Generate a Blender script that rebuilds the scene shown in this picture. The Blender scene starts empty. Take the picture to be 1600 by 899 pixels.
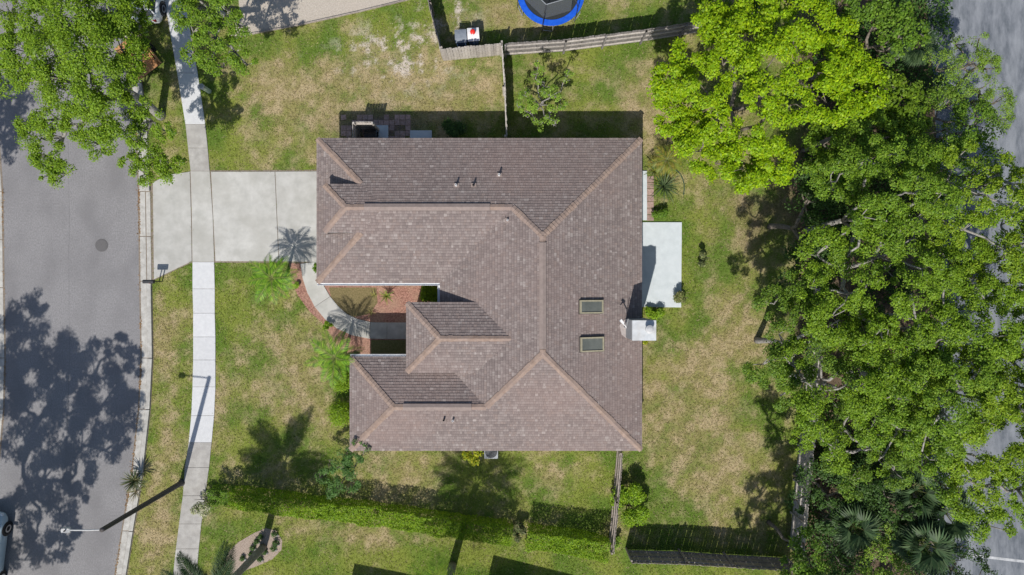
import bpy, math, random
import numpy as np
from mathutils import Vector, Matrix
R = math.radians
random.seed(7); rng = np.random.default_rng(11)
scene = bpy.context.scene
C = scene.collection

# ------------------------------------------------------------------ camera, sky, sun, exposure
H = 38.0                      # height of the drone above the ground
PXM = 28.0                    # photograph pixels per metre on the ground
cam_d = bpy.data.cameras.new('camera'); cam = bpy.data.objects.new('camera', cam_d); C.objects.link(cam)
cam.location = (0, 0, H); cam.rotation_euler = (0, 0, 0)
cam_d.sensor_width = 36; cam_d.lens = 36 * H / (1600 / PXM)
cam_d.clip_start = 0.5; cam_d.clip_end = 2000
scene.camera = cam
SUN_EL = R(50.5); SH = Vector((0.255, 0.967, 0)).normalized()      # shadows fall this way on the ground
world = bpy.data.worlds.new('World'); scene.world = world; world.use_nodes = True
nt = world.node_tree; nt.nodes.clear()
sky = nt.nodes.new('ShaderNodeTexSky'); sky.sky_type = 'NISHITA'; sky.sun_disc = False
sky.sun_elevation = SUN_EL; sky.sun_rotation = math.atan2(-SH.x, -SH.y) % (2 * math.pi)
bg = nt.nodes.new('ShaderNodeBackground'); bg.inputs['Strength'].default_value = 0.095
wo = nt.nodes.new('ShaderNodeOutputWorld')
nt.links.new(sky.outputs[0], bg.inputs[0]); nt.links.new(bg.outputs[0], wo.inputs[0])
sun_d = bpy.data.lights.new('sun', 'SUN'); sun_d.energy = 4.25; sun_d.angle = R(0.53); sun_d.color = (1.0, 0.955, 0.89)
sun = bpy.data.objects.new('sun', sun_d); C.objects.link(sun)
sd = Vector((SH.x * math.cos(SUN_EL), SH.y * math.cos(SUN_EL), -math.sin(SUN_EL)))
sun.rotation_euler = sd.to_track_quat('-Z', 'Y').to_euler(); sun.location = (-15, -45, 60)
vs = scene.view_settings; vs.view_transform = 'Standard'; vs.look = 'None'; vs.exposure = 0.0; vs.gamma = 1.0
vs.use_curve_mapping = False

# ------------------------------------------------------------------ helpers
def V(px, py, z=0.0):
    k = (H - z) / (H * PXM)
    return Vector(((px - 800) * k, (450 - py) * k, z))
def V2(px, py, z=0.0): v = V(px, py, z); return (v.x, v.y)

def mat(name, c1, c2=None, scale=6.0, rough=0.85, bump=0.0, bscale=None, spec=0.25, metal=0.0, big=None, rnd=0.0, detail=5.0, ramp=(0.35, 0.68), obj=False, stretch=None):
    """two-tone noise material; big=(colour, scale, amount) adds broad stains; rnd varies value from object to object"""
    m = bpy.data.materials.new(name); m.use_nodes = True
    t = m.node_tree; n = t.nodes; l = t.links; p = n['Principled BSDF']
    p.inputs['Roughness'].default_value = rough; p.inputs['Metallic'].default_value = metal
    p.inputs['Specular IOR Level'].default_value = spec
    if obj: src = n.new('ShaderNodeTexCoord').outputs['Object']
    else: src = n.new('ShaderNodeNewGeometry').outputs['Position']
    if stretch:
        vm = n.new('ShaderNodeMapping'); vm.inputs['Scale'].default_value = stretch; l.new(src, vm.inputs['Vector']); src0 = src; src = vm.outputs[0]
    col = None
    if c2 is not None:
        nz = n.new('ShaderNodeTexNoise'); nz.inputs['Scale'].default_value = scale; nz.inputs['Detail'].default_value = detail
        nz.inputs['Roughness'].default_value = 0.65
        l.new(src, nz.inputs['Vector'])
        cr = n.new('ShaderNodeValToRGB'); cr.color_ramp.elements[0].position = ramp[0]; cr.color_ramp.elements[1].position = ramp[1]
        cr.color_ramp.elements[0].color = (*c1, 1); cr.color_ramp.elements[1].color = (*c2, 1)
        l.new(nz.outputs['Fac'], cr.inputs['Fac']); col = cr.outputs['Color']
    else:
        rgb = n.new('ShaderNodeRGB'); rgb.outputs[0].default_value = (*c1, 1); col = rgb.outputs[0]
    if big:
        nb = n.new('ShaderNodeTexNoise'); nb.inputs['Scale'].default_value = big[1]; nb.inputs['Detail'].default_value = 4
        l.new(src, nb.inputs['Vector'])
        mr = n.new('ShaderNodeMapRange'); mr.inputs['From Min'].default_value = 0.42; mr.inputs['From Max'].default_value = 0.68
        mr.inputs['To Max'].default_value = big[2]; l.new(nb.outputs['Fac'], mr.inputs['Value'])
        mx = n.new('ShaderNodeMix'); mx.data_type = 'RGBA'; l.new(mr.outputs[0], mx.inputs['Factor'])
        l.new(col, mx.inputs['A']); mx.inputs['B'].default_value = (*big[0], 1); col = mx.outputs['Result']
    if rnd:
        oi = n.new('ShaderNodeObjectInfo'); m2 = n.new('ShaderNodeMapRange')
        m2.inputs['To Min'].default_value = 1 - rnd; m2.inputs['To Max'].default_value = 1 + rnd
        l.new(oi.outputs['Random'], m2.inputs['Value'])
        hs = n.new('ShaderNodeHueSaturation'); l.new(m2.outputs[0], hs.inputs['Value']); l.new(col, hs.inputs['Color']); col = hs.outputs['Color']
    l.new(col, p.inputs['Base Color'])
    if bump:
        nb = n.new('ShaderNodeTexNoise'); nb.inputs['Scale'].default_value = bscale or scale * 4; nb.inputs['Detail'].default_value = 4
        l.new(src, nb.inputs['Vector'])
        b = n.new('ShaderNodeBump'); b.inputs['Strength'].default_value = bump; b.inputs['Distance'].default_value = 0.03
        l.new(nb.outputs['Fac'], b.inputs['Height']); l.new(b.outputs[0], p.inputs['Normal'])
    return m

def attr_mat(name, rough=0.9, bump=0.0, bscale=40, noise=0.25, nscale=20, big=None):
    """colour from the mesh's own 'col' attribute, broken by fine noise"""
    m = bpy.data.materials.new(name); m.use_nodes = True
    t = m.node_tree; n = t.nodes; l = t.links; p = n['Principled BSDF']
    p.inputs['Roughness'].default_value = rough; p.inputs['Specular IOR Level'].default_value = 0.2
    a = n.new('ShaderNodeAttribute'); a.attribute_name = 'col'
    g = n.new('ShaderNodeNewGeometry')
    nz = n.new('ShaderNodeTexNoise'); nz.inputs['Scale'].default_value = nscale; nz.inputs['Detail'].default_value = 6
    l.new(g.outputs['Position'], nz.inputs['Vector'])
    mr = n.new('ShaderNodeMapRange'); mr.inputs['From Min'].default_value = 0.3; mr.inputs['From Max'].default_value = 0.7
    mr.inputs['To Min'].default_value = 1 - noise; mr.inputs['To Max'].default_value = 1 + noise
    l.new(nz.outputs['Fac'], mr.inputs['Value'])
    hs = n.new('ShaderNodeHueSaturation'); l.new(a.outputs['Color'], hs.inputs['Color']); l.new(mr.outputs[0], hs.inputs['Value'])
    col = hs.outputs['Color']
    if big:
        nb = n.new('ShaderNodeTexNoise'); nb.inputs['Scale'].default_value = big[1]; nb.inputs['Detail'].default_value = 3
        l.new(g.outputs['Position'], nb.inputs['Vector'])
        m3 = n.new('ShaderNodeMapRange'); m3.inputs['From Min'].default_value = 0.45; m3.inputs['From Max'].default_value = 0.7
        m3.inputs['To Max'].default_value = big[2]; l.new(nb.outputs['Fac'], m3.inputs['Value'])
        mx = n.new('ShaderNodeMix'); mx.data_type = 'RGBA'; l.new(m3.outputs[0], mx.inputs['Factor'])
        l.new(col, mx.inputs['A']); mx.inputs['B'].default_value = (*big[0], 1); col = mx.outputs['Result']
    l.new(col, p.inputs['Base Color'])
    if bump:
        nb = n.new('ShaderNodeTexNoise'); nb.inputs['Scale'].default_value = bscale; nb.inputs['Detail'].default_value = 5
        l.new(g.outputs['Position'], nb.inputs['Vector'])
        b = n.new('ShaderNodeBump'); b.inputs['Strength'].default_value = bump; b.inputs['Distance'].default_value = 0.06
        l.new(nb.outputs['Fac'], b.inputs['Height']); l.new(b.outputs[0], p.inputs['Normal'])
    return m

def leaf_mat(name, trans=0.35, gloss=0.06, rough=0.45):
    m = bpy.data.materials.new(name); m.use_nodes = True
    t = m.node_tree; n = t.nodes; l = t.links; n.clear()
    a = n.new('ShaderNodeAttribute'); a.attribute_name = 'col'
    d = n.new('ShaderNodeBsdfDiffuse'); tr = n.new('ShaderNodeBsdfTranslucent'); gl = n.new('ShaderNodeBsdfGlossy')
    gl.inputs['Roughness'].default_value = rough; gl.inputs['Color'].default_value = (1, 1, 1, 1)
    hs = n.new('ShaderNodeHueSaturation'); hs.inputs['Hue'].default_value = 0.485; hs.inputs['Value'].default_value = 1.15
    l.new(a.outputs['Color'], d.inputs['Color']); l.new(a.outputs['Color'], hs.inputs['Color']); l.new(hs.outputs[0], tr.inputs['Color'])
    m1 = n.new('ShaderNodeMixShader'); m1.inputs[0].default_value = trans; l.new(d.outputs[0], m1.inputs[1]); l.new(tr.outputs[0], m1.inputs[2])
    m2 = n.new('ShaderNodeMixShader'); m2.inputs[0].default_value = gloss; l.new(m1.outputs[0], m2.inputs[1]); l.new(gl.outputs[0], m2.inputs[2])
    o = n.new('ShaderNodeOutputMaterial'); l.new(m2.outputs[0], o.inputs['Surface'])
    return m

def tag(o, label=None, cat=None, group=None, kind=None):
    if label: o['label'] = label
    if cat: o['category'] = cat
    if group: o['group'] = group
    if kind: o['kind'] = kind
    return o
def empty(name, loc=(0, 0, 0), rz=0.0, label=None, cat=None, group=None):
    o = bpy.data.objects.new(name, None); C.objects.link(o); o.location = loc; o.rotation_euler = (0, 0, rz)
    o.empty_display_size = 0.2
    return tag(o, label, cat, group)
def link(name, me, parent=None, loc=None, rot=None):
    o = bpy.data.objects.new(name, me); C.objects.link(o)
    if parent: o.parent = parent
    if loc is not None: o.location = loc
    if rot is not None: o.rotation_euler = rot
    return o

class MB:
    def __init__(s): s.v = []; s.f = []
    def add(s, vs, fs):
        k = len(s.v); s.v += [tuple(v) for v in vs]; s.f += [tuple(i + k for i in f) for f in fs]; return s
    def box(s, c, d, rz=0.0, taper=1.0):
        cx, cy, cz = c; a, b, h = d[0] / 2, d[1] / 2, d[2] / 2; co, si = math.cos(rz), math.sin(rz); vs = []
        for z, t in ((-h, 1.0), (h, taper)):
            for x, y in ((-a, -b), (a, -b), (a, b), (-a, b)):
                x *= t; y *= t; vs.append((cx + x * co - y * si, cy + x * si + y * co, cz + z))
        return s.add(vs, [(3, 2, 1, 0), (4, 5, 6, 7), (0, 1, 5, 4), (1, 2, 6, 5), (2, 3, 7, 6), (3, 0, 4, 7)])
    def prism(s, poly, z0, z1, bev=0.0):
        a = sum(poly[i][0] * poly[(i + 1) % len(poly)][1] - poly[(i + 1) % len(poly)][0] * poly[i][1] for i in range(len(poly)))
        if a < 0: poly = poly[::-1]
        n = len(poly); vs = [(x, y, z0) for x, y in poly]
        if bev:
            cx = sum(p[0] for p in poly) / n; cy = sum(p[1] for p in poly) / n
            def ins(p):
                d = Vector((cx - p[0], cy - p[1])); L = d.length or 1; d = d / L * bev * 1.4; return (p[0] + d.x, p[1] + d.y)
            vs += [(x, y, z1 - bev) for x, y in poly] + [(*ins(p), z1) for p in poly]
            fs = [tuple(range(n - 1, -1, -1)), tuple(range(2 * n, 3 * n))]
            for k in (0, n):
                fs += [(k + i, k + (i + 1) % n, k + n + (i + 1) % n, k + n + i) for i in range(n)]
        else:
            vs += [(x, y, z1) for x, y in poly]
            fs = [tuple(range(n - 1, -1, -1)), tuple(range(n, 2 * n))] + [(i, (i + 1) % n, n + (i + 1) % n, n + i) for i in range(n)]
        return s.add(vs, fs)
    def sheet(s, poly, z):
        a = sum(poly[i][0] * poly[(i + 1) % len(poly)][1] - poly[(i + 1) % len(poly)][0] * poly[i][1] for i in range(len(poly)))
        if a < 0: poly = poly[::-1]
        return s.add([(x, y, z) for x, y in poly], [tuple(range(len(poly)))])
    def tube(s, pts, rad, n=6, cap=True):
        pts = [Vector(p) for p in pts]; k0 = len(s.v)
        if not hasattr(rad, '__len__'): rad = [rad] * len(pts)
        up = Vector((0.137, 0.31, 0.94))
        for i, p in enumerate(pts):
            d = (pts[min(i + 1, len(pts) - 1)] - pts[max(i - 1, 0)]); d = d.normalized() if d.length > 1e-9 else Vector((0, 0, 1))
            a = d.cross(up); a = a.normalized() if a.length > 1e-4 else Vector((1, 0, 0)); b = d.cross(a)
            for j in range(n):
                t = 2 * math.pi * j / n; s.v.append(tuple(p + (a * math.cos(t) + b * math.sin(t)) * rad[i]))
        for i in range(len(pts) - 1):
            for j in range(n):
                q = k0 + i * n; s.f.append((q + j, q + (j + 1) % n, q + n + (j + 1) % n, q + n + j))
        if cap:
            s.f.append(tuple(k0 + j for j in range(n - 1, -1, -1))); e = k0 + (len(pts) - 1) * n; s.f.append(tuple(e + j for j in range(n)))
        return s
    def lathe(s, c, prof, n=20, axis='z', caps=True):
        k0 = len(s.v)
        for r, z in prof:
            for j in range(n):
                t = 2 * math.pi * j / n
                p = (r * math.cos(t), r * math.sin(t), z)
                if axis == 'x': p = (z, p[0], p[1])
                if axis == 'y': p = (p[1], z, p[0])
                s.v.append((c[0] + p[0], c[1] + p[1], c[2] + p[2]))
        m = len(prof)
        for i in range(m - 1):
            for j in range(n):
                q = k0 + i * n; s.f.append((q + j, q + (j + 1) % n, q + n + (j + 1) % n, q + n + j))
        if caps: s.f.append(tuple(k0 + j for j in range(n - 1, -1, -1))); e = k0 + (m - 1) * n; s.f.append(tuple(e + j for j in range(n)))
        return s
    def mesh(s, name, m, smooth=False):
        me = bpy.data.meshes.new(name); me.from_pydata(s.v, [], s.f); me.materials.append(m); me.update()
        if smooth: me.polygons.foreach_set('use_smooth', [True] * len(me.polygons))
        return me
    def build(s, name, m, parent=None, smooth=False, loc=None, rot=None):
        return link(name, s.mesh(name, m, smooth), parent, loc, rot)

def np_mesh(name, verts, nper, m, cols=None, smooth=False):
    """verts (N*nper,3): N separate faces of nper corners; cols (N,3) one colour for each face"""
    nv = len(verts); nf = nv // nper
    me = bpy.data.meshes.new(name); me.vertices.add(nv); me.vertices.foreach_set('co', verts.astype(np.float32).ravel())
    me.loops.add(nv); me.loops.foreach_set('vertex_index', np.arange(nv, dtype=np.int32))
    me.polygons.add(nf); me.polygons.foreach_set('loop_start', np.arange(0, nv, nper, dtype=np.int32))
    me.polygons.foreach_set('loop_total', np.full(nf, nper, dtype=np.int32))
    if cols is not None:
        at = me.attributes.new('col', 'FLOAT_COLOR', 'POINT')
        c4 = np.ones((nv, 4), np.float32); c4[:, :3] = np.repeat(cols, nper, axis=0); at.data.foreach_set('color', c4.ravel())
    me.materials.append(m); me.update(); me.validate()
    return me

def vnoise(x, y, scale, seed):
    x = np.asarray(x) / scale + 137.3 + seed * 17.17; y = np.asarray(y) / scale + 91.7 + seed * 5.31
    xi = np.floor(x).astype(np.int64); yi = np.floor(y).astype(np.int64); fx = x - xi; fy = y - yi
    fx = fx * fx * (3 - 2 * fx); fy = fy * fy * (3 - 2 * fy)
    def h(a, b):
        n = (a * 374761393 + b * 668265263 + seed * 982451653) & 0x7fffffff
        n = ((n ^ (n >> 13)) * 1274126177) & 0x7fffffff
        return ((n ^ (n >> 16)) & 0xffff) / 65535.0
    return (h(xi, yi) * (1 - fx) + h(xi + 1, yi) * fx) * (1 - fy) + (h(xi, yi + 1) * (1 - fx) + h(xi + 1, yi + 1) * fx) * fy
def fbm(x, y, scale, seed, o=4):
    t = 0; a = 0.5; s = 0
    for i in range(o): t = t + a * vnoise(x, y, scale / 2 ** i, seed + i); s += a; a *= 0.55
    return t / s
def inpoly(x, y, poly):
    r = np.zeros(len(x), bool); n = len(poly)
    for i in range(n):
        x0, y0 = poly[i]; x1, y1 = poly[(i + 1) % n]
        if y0 == y1: continue
        c = ((y0 > y) != (y1 > y)) & (x < (x1 - x0) * (y - y0) / (y1 - y0) + x0); r ^= c
    return r
def sstep(a, b, x): t = np.clip((x - a) / (b - a), 0, 1); return t * t * (3 - 2 * t)

# ------------------------------------------------------------------ materials
M_asphalt = mat('asphalt', (0.195, 0.19, 0.194), (0.32, 0.311, 0.315), 13, 0.95, 0.4, 60, big=((0.185, 0.18, 0.184), 0.5, 0.6), ramp=(0.32, 0.68), stretch=(1.25, .8, 1), detail=12)
M_lot = mat('worn_pavement', (0.115, 0.13, 0.15), (0.22, 0.235, 0.26), 2.2, 0.9, 0.25, 90, big=((0.33, 0.345, 0.37), 0.9, 0.6), detail=12, stretch=(1.6, .5, 1), ramp=(.38, .66))
M_white_conc = mat('bright_concrete', (0.58, 0.585, 0.595), (0.65, 0.655, 0.66), 5, 0.9, 0.08, 60, rnd=0.04)
M_old_conc = mat('weathered_concrete', (0.36, 0.345, 0.325), (0.50, 0.485, 0.455), 2.2, 0.92, 0.12, 60, big=((0.33, 0.31, 0.285), 0.9, 0.5), rnd=0.06)
M_drive = mat('driveway_concrete', (0.43, 0.425, 0.395), (0.56, 0.55, 0.52), 1.4, 0.92, 0.12, 60, big=((0.37, 0.36, 0.325), 0.6, 0.6), rnd=0.05, detail=8)
M_patio = mat('painted_patio', (0.54, 0.59, 0.61), (0.64, 0.69, 0.71), 2.5, 0.75, 0.06, 60, big=((0.60, 0.64, 0.66), 1.2, 0.4), detail=8)
M_curb = mat('curb_concrete', (0.38, 0.365, 0.335), (0.56, 0.545, 0.51), 3, 0.92, 0.15, 50, rnd=0.05)
M_joint = mat('joint_soil', (0.19, 0.155, 0.12), (0.30, 0.25, 0.20), 9, 1.0)
M_dirt = mat('bare_soil', (0.13, 0.10, 0.07), (0.25, 0.20, 0.14), 3, 1.0, 0.4, 20)
M_mulch = mat('red_mulch', (0.15, 0.07, 0.05), (0.56, 0.31, 0.245), 11, 0.95, 1.0, 30, big=((0.40, 0.27, 0.19), 1.3, 0.55), detail=10, ramp=(.33, .7))
M_bed = mat('gravel_bed', (0.30, 0.235, 0.19), (0.50, 0.41, 0.34), 18, 0.95, 0.8, 60)
M_gravel = mat('pale_gravel', (0.42, 0.37, 0.31), (0.58, 0.52, 0.45), 14, 0.95, 0.5, 80, big=((0.50, 0.44, 0.37), 0.5, 0.5))
M_paver = mat('red_paver', (0.33, 0.22, 0.19), (0.46, 0.34, 0.30), 8, 0.9, 0.2, 60, rnd=0.15)
M_fence = mat('weathered_fence_wood', (0.36, 0.325, 0.29), (0.56, 0.52, 0.48), 9, 0.9, 0.3, 60, rnd=0.16)
M_fence2 = mat('brown_fence_wood', (0.28, 0.235, 0.20), (0.44, 0.39, 0.35), 9, 0.9, 0.3, 60, rnd=0.16)
M_fence3 = mat('grey_fence_wood', (0.17, 0.155, 0.15), (0.29, 0.27, 0.26), 9, 0.9, 0.3, 60, rnd=0.16)
M_wood = mat('orange_timber', (0.42, 0.20, 0.085), (0.60, 0.33, 0.16), 7, 0.8, 0.2, 50, rnd=0.12)
M_shingle = attr_mat('asphalt_shingle', 0.95, 0.25, 120, 0.16, 30, big=((0.30, 0.215, 0.19), 0.22, 0.4))
M_cap = mat('hip_cap_shingle', (0.27, 0.195, 0.155), (0.40, 0.30, 0.245), 4.5, 0.95, 0.3, 90, big=((0.29, 0.225, 0.20), 1.1, 0.8))
M_vent = mat('ridge_vent_plastic', (0.25, 0.20, 0.18), (0.31, 0.25, 0.225), 5, 0.8)
M_deck = mat('roof_deck', (0.10, 0.08, 0.07), (0.14, 0.11, 0.10), 5, 0.95)
M_fascia = mat('white_fascia', (0.70, 0.70, 0.70), (0.78, 0.78, 0.78), 4, 0.6)
M_gutter = mat('white_gutter', (0.72, 0.74, 0.76), (0.80, 0.81, 0.82), 4, 0.4)
M_stucco = mat('beige_stucco', (0.50, 0.45, 0.38), (0.58, 0.53, 0.46), 20, 0.95, 0.3, 70)
M_glass = mat('window_glass', (0.06, 0.075, 0.085), (0.09, 0.105, 0.115), 2, 0.08, spec=0.8)
M_sky_glass = mat('skylight_glass', (0.11, 0.12, 0.105), (0.17, 0.18, 0.16), 1.2, 0.2, spec=0.5)
M_sky_frame = mat('tan_skylight_frame', (0.33, 0.30, 0.21), (0.44, 0.40, 0.28), 8, 0.5)
M_dark = mat('dark_metal', (0.035, 0.035, 0.04), (0.055, 0.055, 0.06), 8, 0.5)
M_pole = mat('dark_grey_pole', (0.06, 0.055, 0.055), (0.09, 0.082, 0.08), 6, 0.6)
M_white = mat('white_paint', (0.78, 0.78, 0.78), (0.84, 0.84, 0.84), 6, 0.4)
M_grey = mat('grey_metal', (0.33, 0.35, 0.37), (0.42, 0.44, 0.46), 6, 0.45, metal=0.3)
M_pink = mat('pale_siding', (0.42, 0.37, 0.35), (0.52, 0.47, 0.45), 6, 0.8)
M_grey2 = mat('light_grey_metal', (0.48, 0.48, 0.48), (0.6, 0.6, 0.6), 8, 0.5)
M_blue = mat('blue_vinyl', (0.01, 0.085, 0.55), (0.02, 0.13, 0.68), 5, 0.45)
M_bin_blue = mat('blue_cart_plastic', (0.05, 0.10, 0.22), (0.07, 0.13, 0.27), 6, 0.5)
M_bin_grey = mat('grey_cart_plastic', (0.20, 0.23, 0.27), (0.26, 0.29, 0.33), 6, 0.5)
M_black = mat('black_plastic', (0.012, 0.013, 0.015), (0.025, 0.025, 0.028), 6, 0.4)
M_red = mat('red_plastic', (0.75, 0.025, 0.02), (0.8, 0.04, 0.03), 4, 0.4)
M_green_box = mat('pale_green_plastic', (0.42, 0.50, 0.36), (0.52, 0.60, 0.45), 6, 0.6)
M_mat_black = mat('jump_mat', (0.022, 0.026, 0.028), (0.04, 0.045, 0.047), 30, 0.8)
M_bark = mat('pale_bark', (0.20, 0.185, 0.165), (0.44, 0.42, 0.39), 9, 0.95, 0.5, 40)
M_bark2 = mat('grey_brown_bark', (0.14, 0.115, 0.09), (0.27, 0.235, 0.20), 9, 0.95, 0.5, 40)
M_palmtrunk = mat('palm_trunk', (0.22, 0.19, 0.16), (0.40, 0.36, 0.32), 9, 0.95, 0.5, 30)
M_car = mat('silver_blue_paint', (0.42, 0.52, 0.58), (0.46, 0.56, 0.61), 2, 0.22, spec=0.6)
M_car_w = mat('white_car_paint', (0.74, 0.75, 0.76), (0.78, 0.79, 0.80), 2, 0.22, spec=0.6)
M_tyre = mat('tyre_rubber', (0.015, 0.015, 0.016), (0.03, 0.03, 0.03), 12, 0.9)
M_rim = mat('alloy_rim', (0.35, 0.36, 0.38), (0.45, 0.46, 0.48), 6, 0.3, metal=0.8)
M_tail = mat('tail_light_plastic', (0.35, 0.01, 0.01), (0.45, 0.02, 0.02), 8, 0.25)
M_iron = mat('cast_iron', (0.12, 0.115, 0.115), (0.16, 0.155, 0.155), 30, 0.8, 0.4, 60)
M_hose = mat('green_hose_rubber', (0.03, 0.07, 0.05), (0.05, 0.10, 0.07), 8, 0.5)
M_line = mat('white_line_paint', (0.36, 0.37, 0.38), (0.62, 0.63, 0.64), 3, 0.8)
M_stone = mat('grey_stone', (0.20, 0.19, 0.19), (0.36, 0.34, 0.33), 12, 0.9, 0.4, 40, rnd=0.3)
M_leaf = leaf_mat('broad_leaf', 0.36, 0.014, 0.5)
M_leaf_soft = leaf_mat('soft_leaf', 0.30, 0.01, 0.6)
M_frond = leaf_mat('palm_frond', 0.28, 0.015, 0.5)
M_lawn = attr_mat('lawn_turf', 1.0, 0.55, 26, 0.35, 22)
M_blade = leaf_mat('grass_blade', 0.25, 0.0, 0.6)
def net_mat():
    m = bpy.data.materials.new('safety_net'); m.use_nodes = True; n = m.node_tree.nodes; l = m.node_tree.links; n.clear()
    d = n.new('ShaderNodeBsdfDiffuse'); d.inputs[0].default_value = (0.22, 0.24, 0.25, 1); t = n.new('ShaderNodeBsdfTransparent')
    x = n.new('ShaderNodeMixShader'); x.inputs[0].default_value = 0.42; l.new(t.outputs[0], x.inputs[1]); l.new(d.outputs[0], x.inputs[2])
    o = n.new('ShaderNodeOutputMaterial'); l.new(x.outputs[0], o.inputs['Surface']); return m
M_net = net_mat()

# ------------------------------------------------------------------ ground plan (photograph pixels on the ground plane)
ROAD_R = [(176, -60), (196, 60), (214, 200), (218, 300), (220, 440), (222, 560), (218, 640), (207, 740), (192, 830), (181, 899), (168, 960)]
ROAD_L = [(-52, -60), (-20, 100), (-2, 230), (3, 300), (5, 450), (7, 560), (5, 640), (-4, 740), (-18, 830), (-32, 899), (-45, 960)]
SW_L = [(250, -40), (264, 40), (277, 115), (290, 195), (294, 232), (298, 268), (300, 340), (301, 410), (301, 452), (302, 490), (302, 527), (302, 563), (301, 605), (299, 650), (295, 692), (289, 731), (286, 775), (280, 819), (275, 858), (270, 905), (265, 950)]
SW_R = [(280, -40), (296, 40), (309, 115), (321, 195), (325, 232), (328, 268), (333, 340), (335, 410), (336, 452), (336, 490), (337, 527), (337, 563), (337, 605), (335, 650), (331, 692), (327, 731), (321, 775), (315, 819), (311, 858), (307, 905), (302, 950)]
SW_MAT = ['w'] * 3 + ['o'] * 2 + ['d'] * 2 + ['w'] * 7 + ['o'] * 6
DRIVE = [[(239, 286), (262, 274), (297, 269), (299, 340), (300, 409), (241, 437)], [(330, 269), (429.6, 269), (435.6, 409), (337, 409)], [(430.4, 269), (540, 268), (540, 411), (436.4, 409)]]
WALK_C = [(483, 411), (486, 432), (493, 452), (504, 472), (518, 489), (535, 503), (555, 512), (578, 517), (605, 517.5), (640, 517.5)]
WALK_W = [27, 27, 28, 29, 29, 28, 27, 26, 26, 26]
MULCH = [[(452, 412), (541, 412), (541, 447), (690, 447), (690, 480), (660, 480), (660, 560), (546, 560), (527, 541), (508, 510), (484, 488), (465, 462), (455, 440)]]
MULCH_GRASS = [(514, 450), (588, 450), (590, 474), (575, 492), (552, 496), (532, 486), (518, 468)]
PATIO = [(985, 348), (1065, 348), (1064, 481), (985, 480)]
BED = [(362, 899), (348, 884), (352, 868), (372, 848), (398, 833), (415, 826), (432, 830), (441, 845), (440, 860), (425, 875), (400, 886), (380, 893), (366, 905)]
GRAVEL = [(370, -60), (374, 20), (358, 63), (400, 53), (470, 40), (560, 20), (633, 2), (700, -18), (720, -60)]
LOT = [(1436, -60), (1452, 40), (1462, 200), (1470, 420), (1465, 600), (1450, 720), (1440, 780), (1452, 960), (1800, 960), (1800, -60)]
P = lambda poly: [V2(*p) for p in poly]
road_poly = P(ROAD_R) + P(ROAD_L)[::-1]
paved = [P([(x + 17, y) for x, y in ROAD_R]) + P([(x - 12, y) for x, y in ROAD_L])[::-1], P(SW_L) + P(SW_R)[::-1], P(PATIO), P(BED), P(GRAVEL), P(LOT)] + [P(d) for d in DRIVE] + [P(m) for m in MULCH]

# lawn colours: where it is green, dry, sandy, or leaf litter
DRY = [(560, 120, 95, 45, .5), (470, 155, 70, 50, .5), (500, 240, 45, 30, .5), (720, 150, 70, 45, .4), (620, 150, 90, 40, .4), (980, 120, 40, 50, .4), (1025, 190, 35, 50, .5),
       (1080, 560, 60, 50, .3), (1115, 650, 60, 70, .4), (1050, 690, 60, 60, .38), (1015, 640, 30, 60, .3), (1150, 540, 40, 50, .3), (1120, 760, 60, 40, .25), (650, 745, 50, 30, .55), (862, 742, 40, 30, .55),
       (400, 560, 45, 60, .3), (470, 600, 45, 60, .4), (440, 520, 30, 30, .2), (258, 540, 16, 60, .5), (250, 830, 20, 60, .5), (262, 700, 18, 40, .35), (600, 848, 70, 14, .5), (545, 835, 40, 12, .5),
       (360, 640, 40, 40, .2), (1020, 500, 30, 40, .4), (700, 30, 40, 25, .6), (780, 20, 30, 20, .4), (1110, 420, 40, 60, .2), (420, 130, 40, 60, .35), (880, 240, 60, 20, .1)]
GRN = [(350, 230, 30, 70, .6), (640, 30, 70, 25, .7), (500, 70, 60, 25, .5), (940, 75, 60, 30, .5), (1060, 400, 35, 80, .5), (380, 440, 50, 40, .3), (650, 880, 300, 30, .6), (270, 455, 30, 30, .5), (1020, 480, 20, 30, .7),
       (900, 780, 40, 50, .5), (830, 720, 50, 15, .4), (1070, 250, 30, 40, .4), (620, 20, 60, 20, .4), (400, 690, 60, 30, .3), (760, 760, 60, 40, .4), (1100, 880, 140, 30, .6), (350, 480, 30, 60, .4)]
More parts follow.
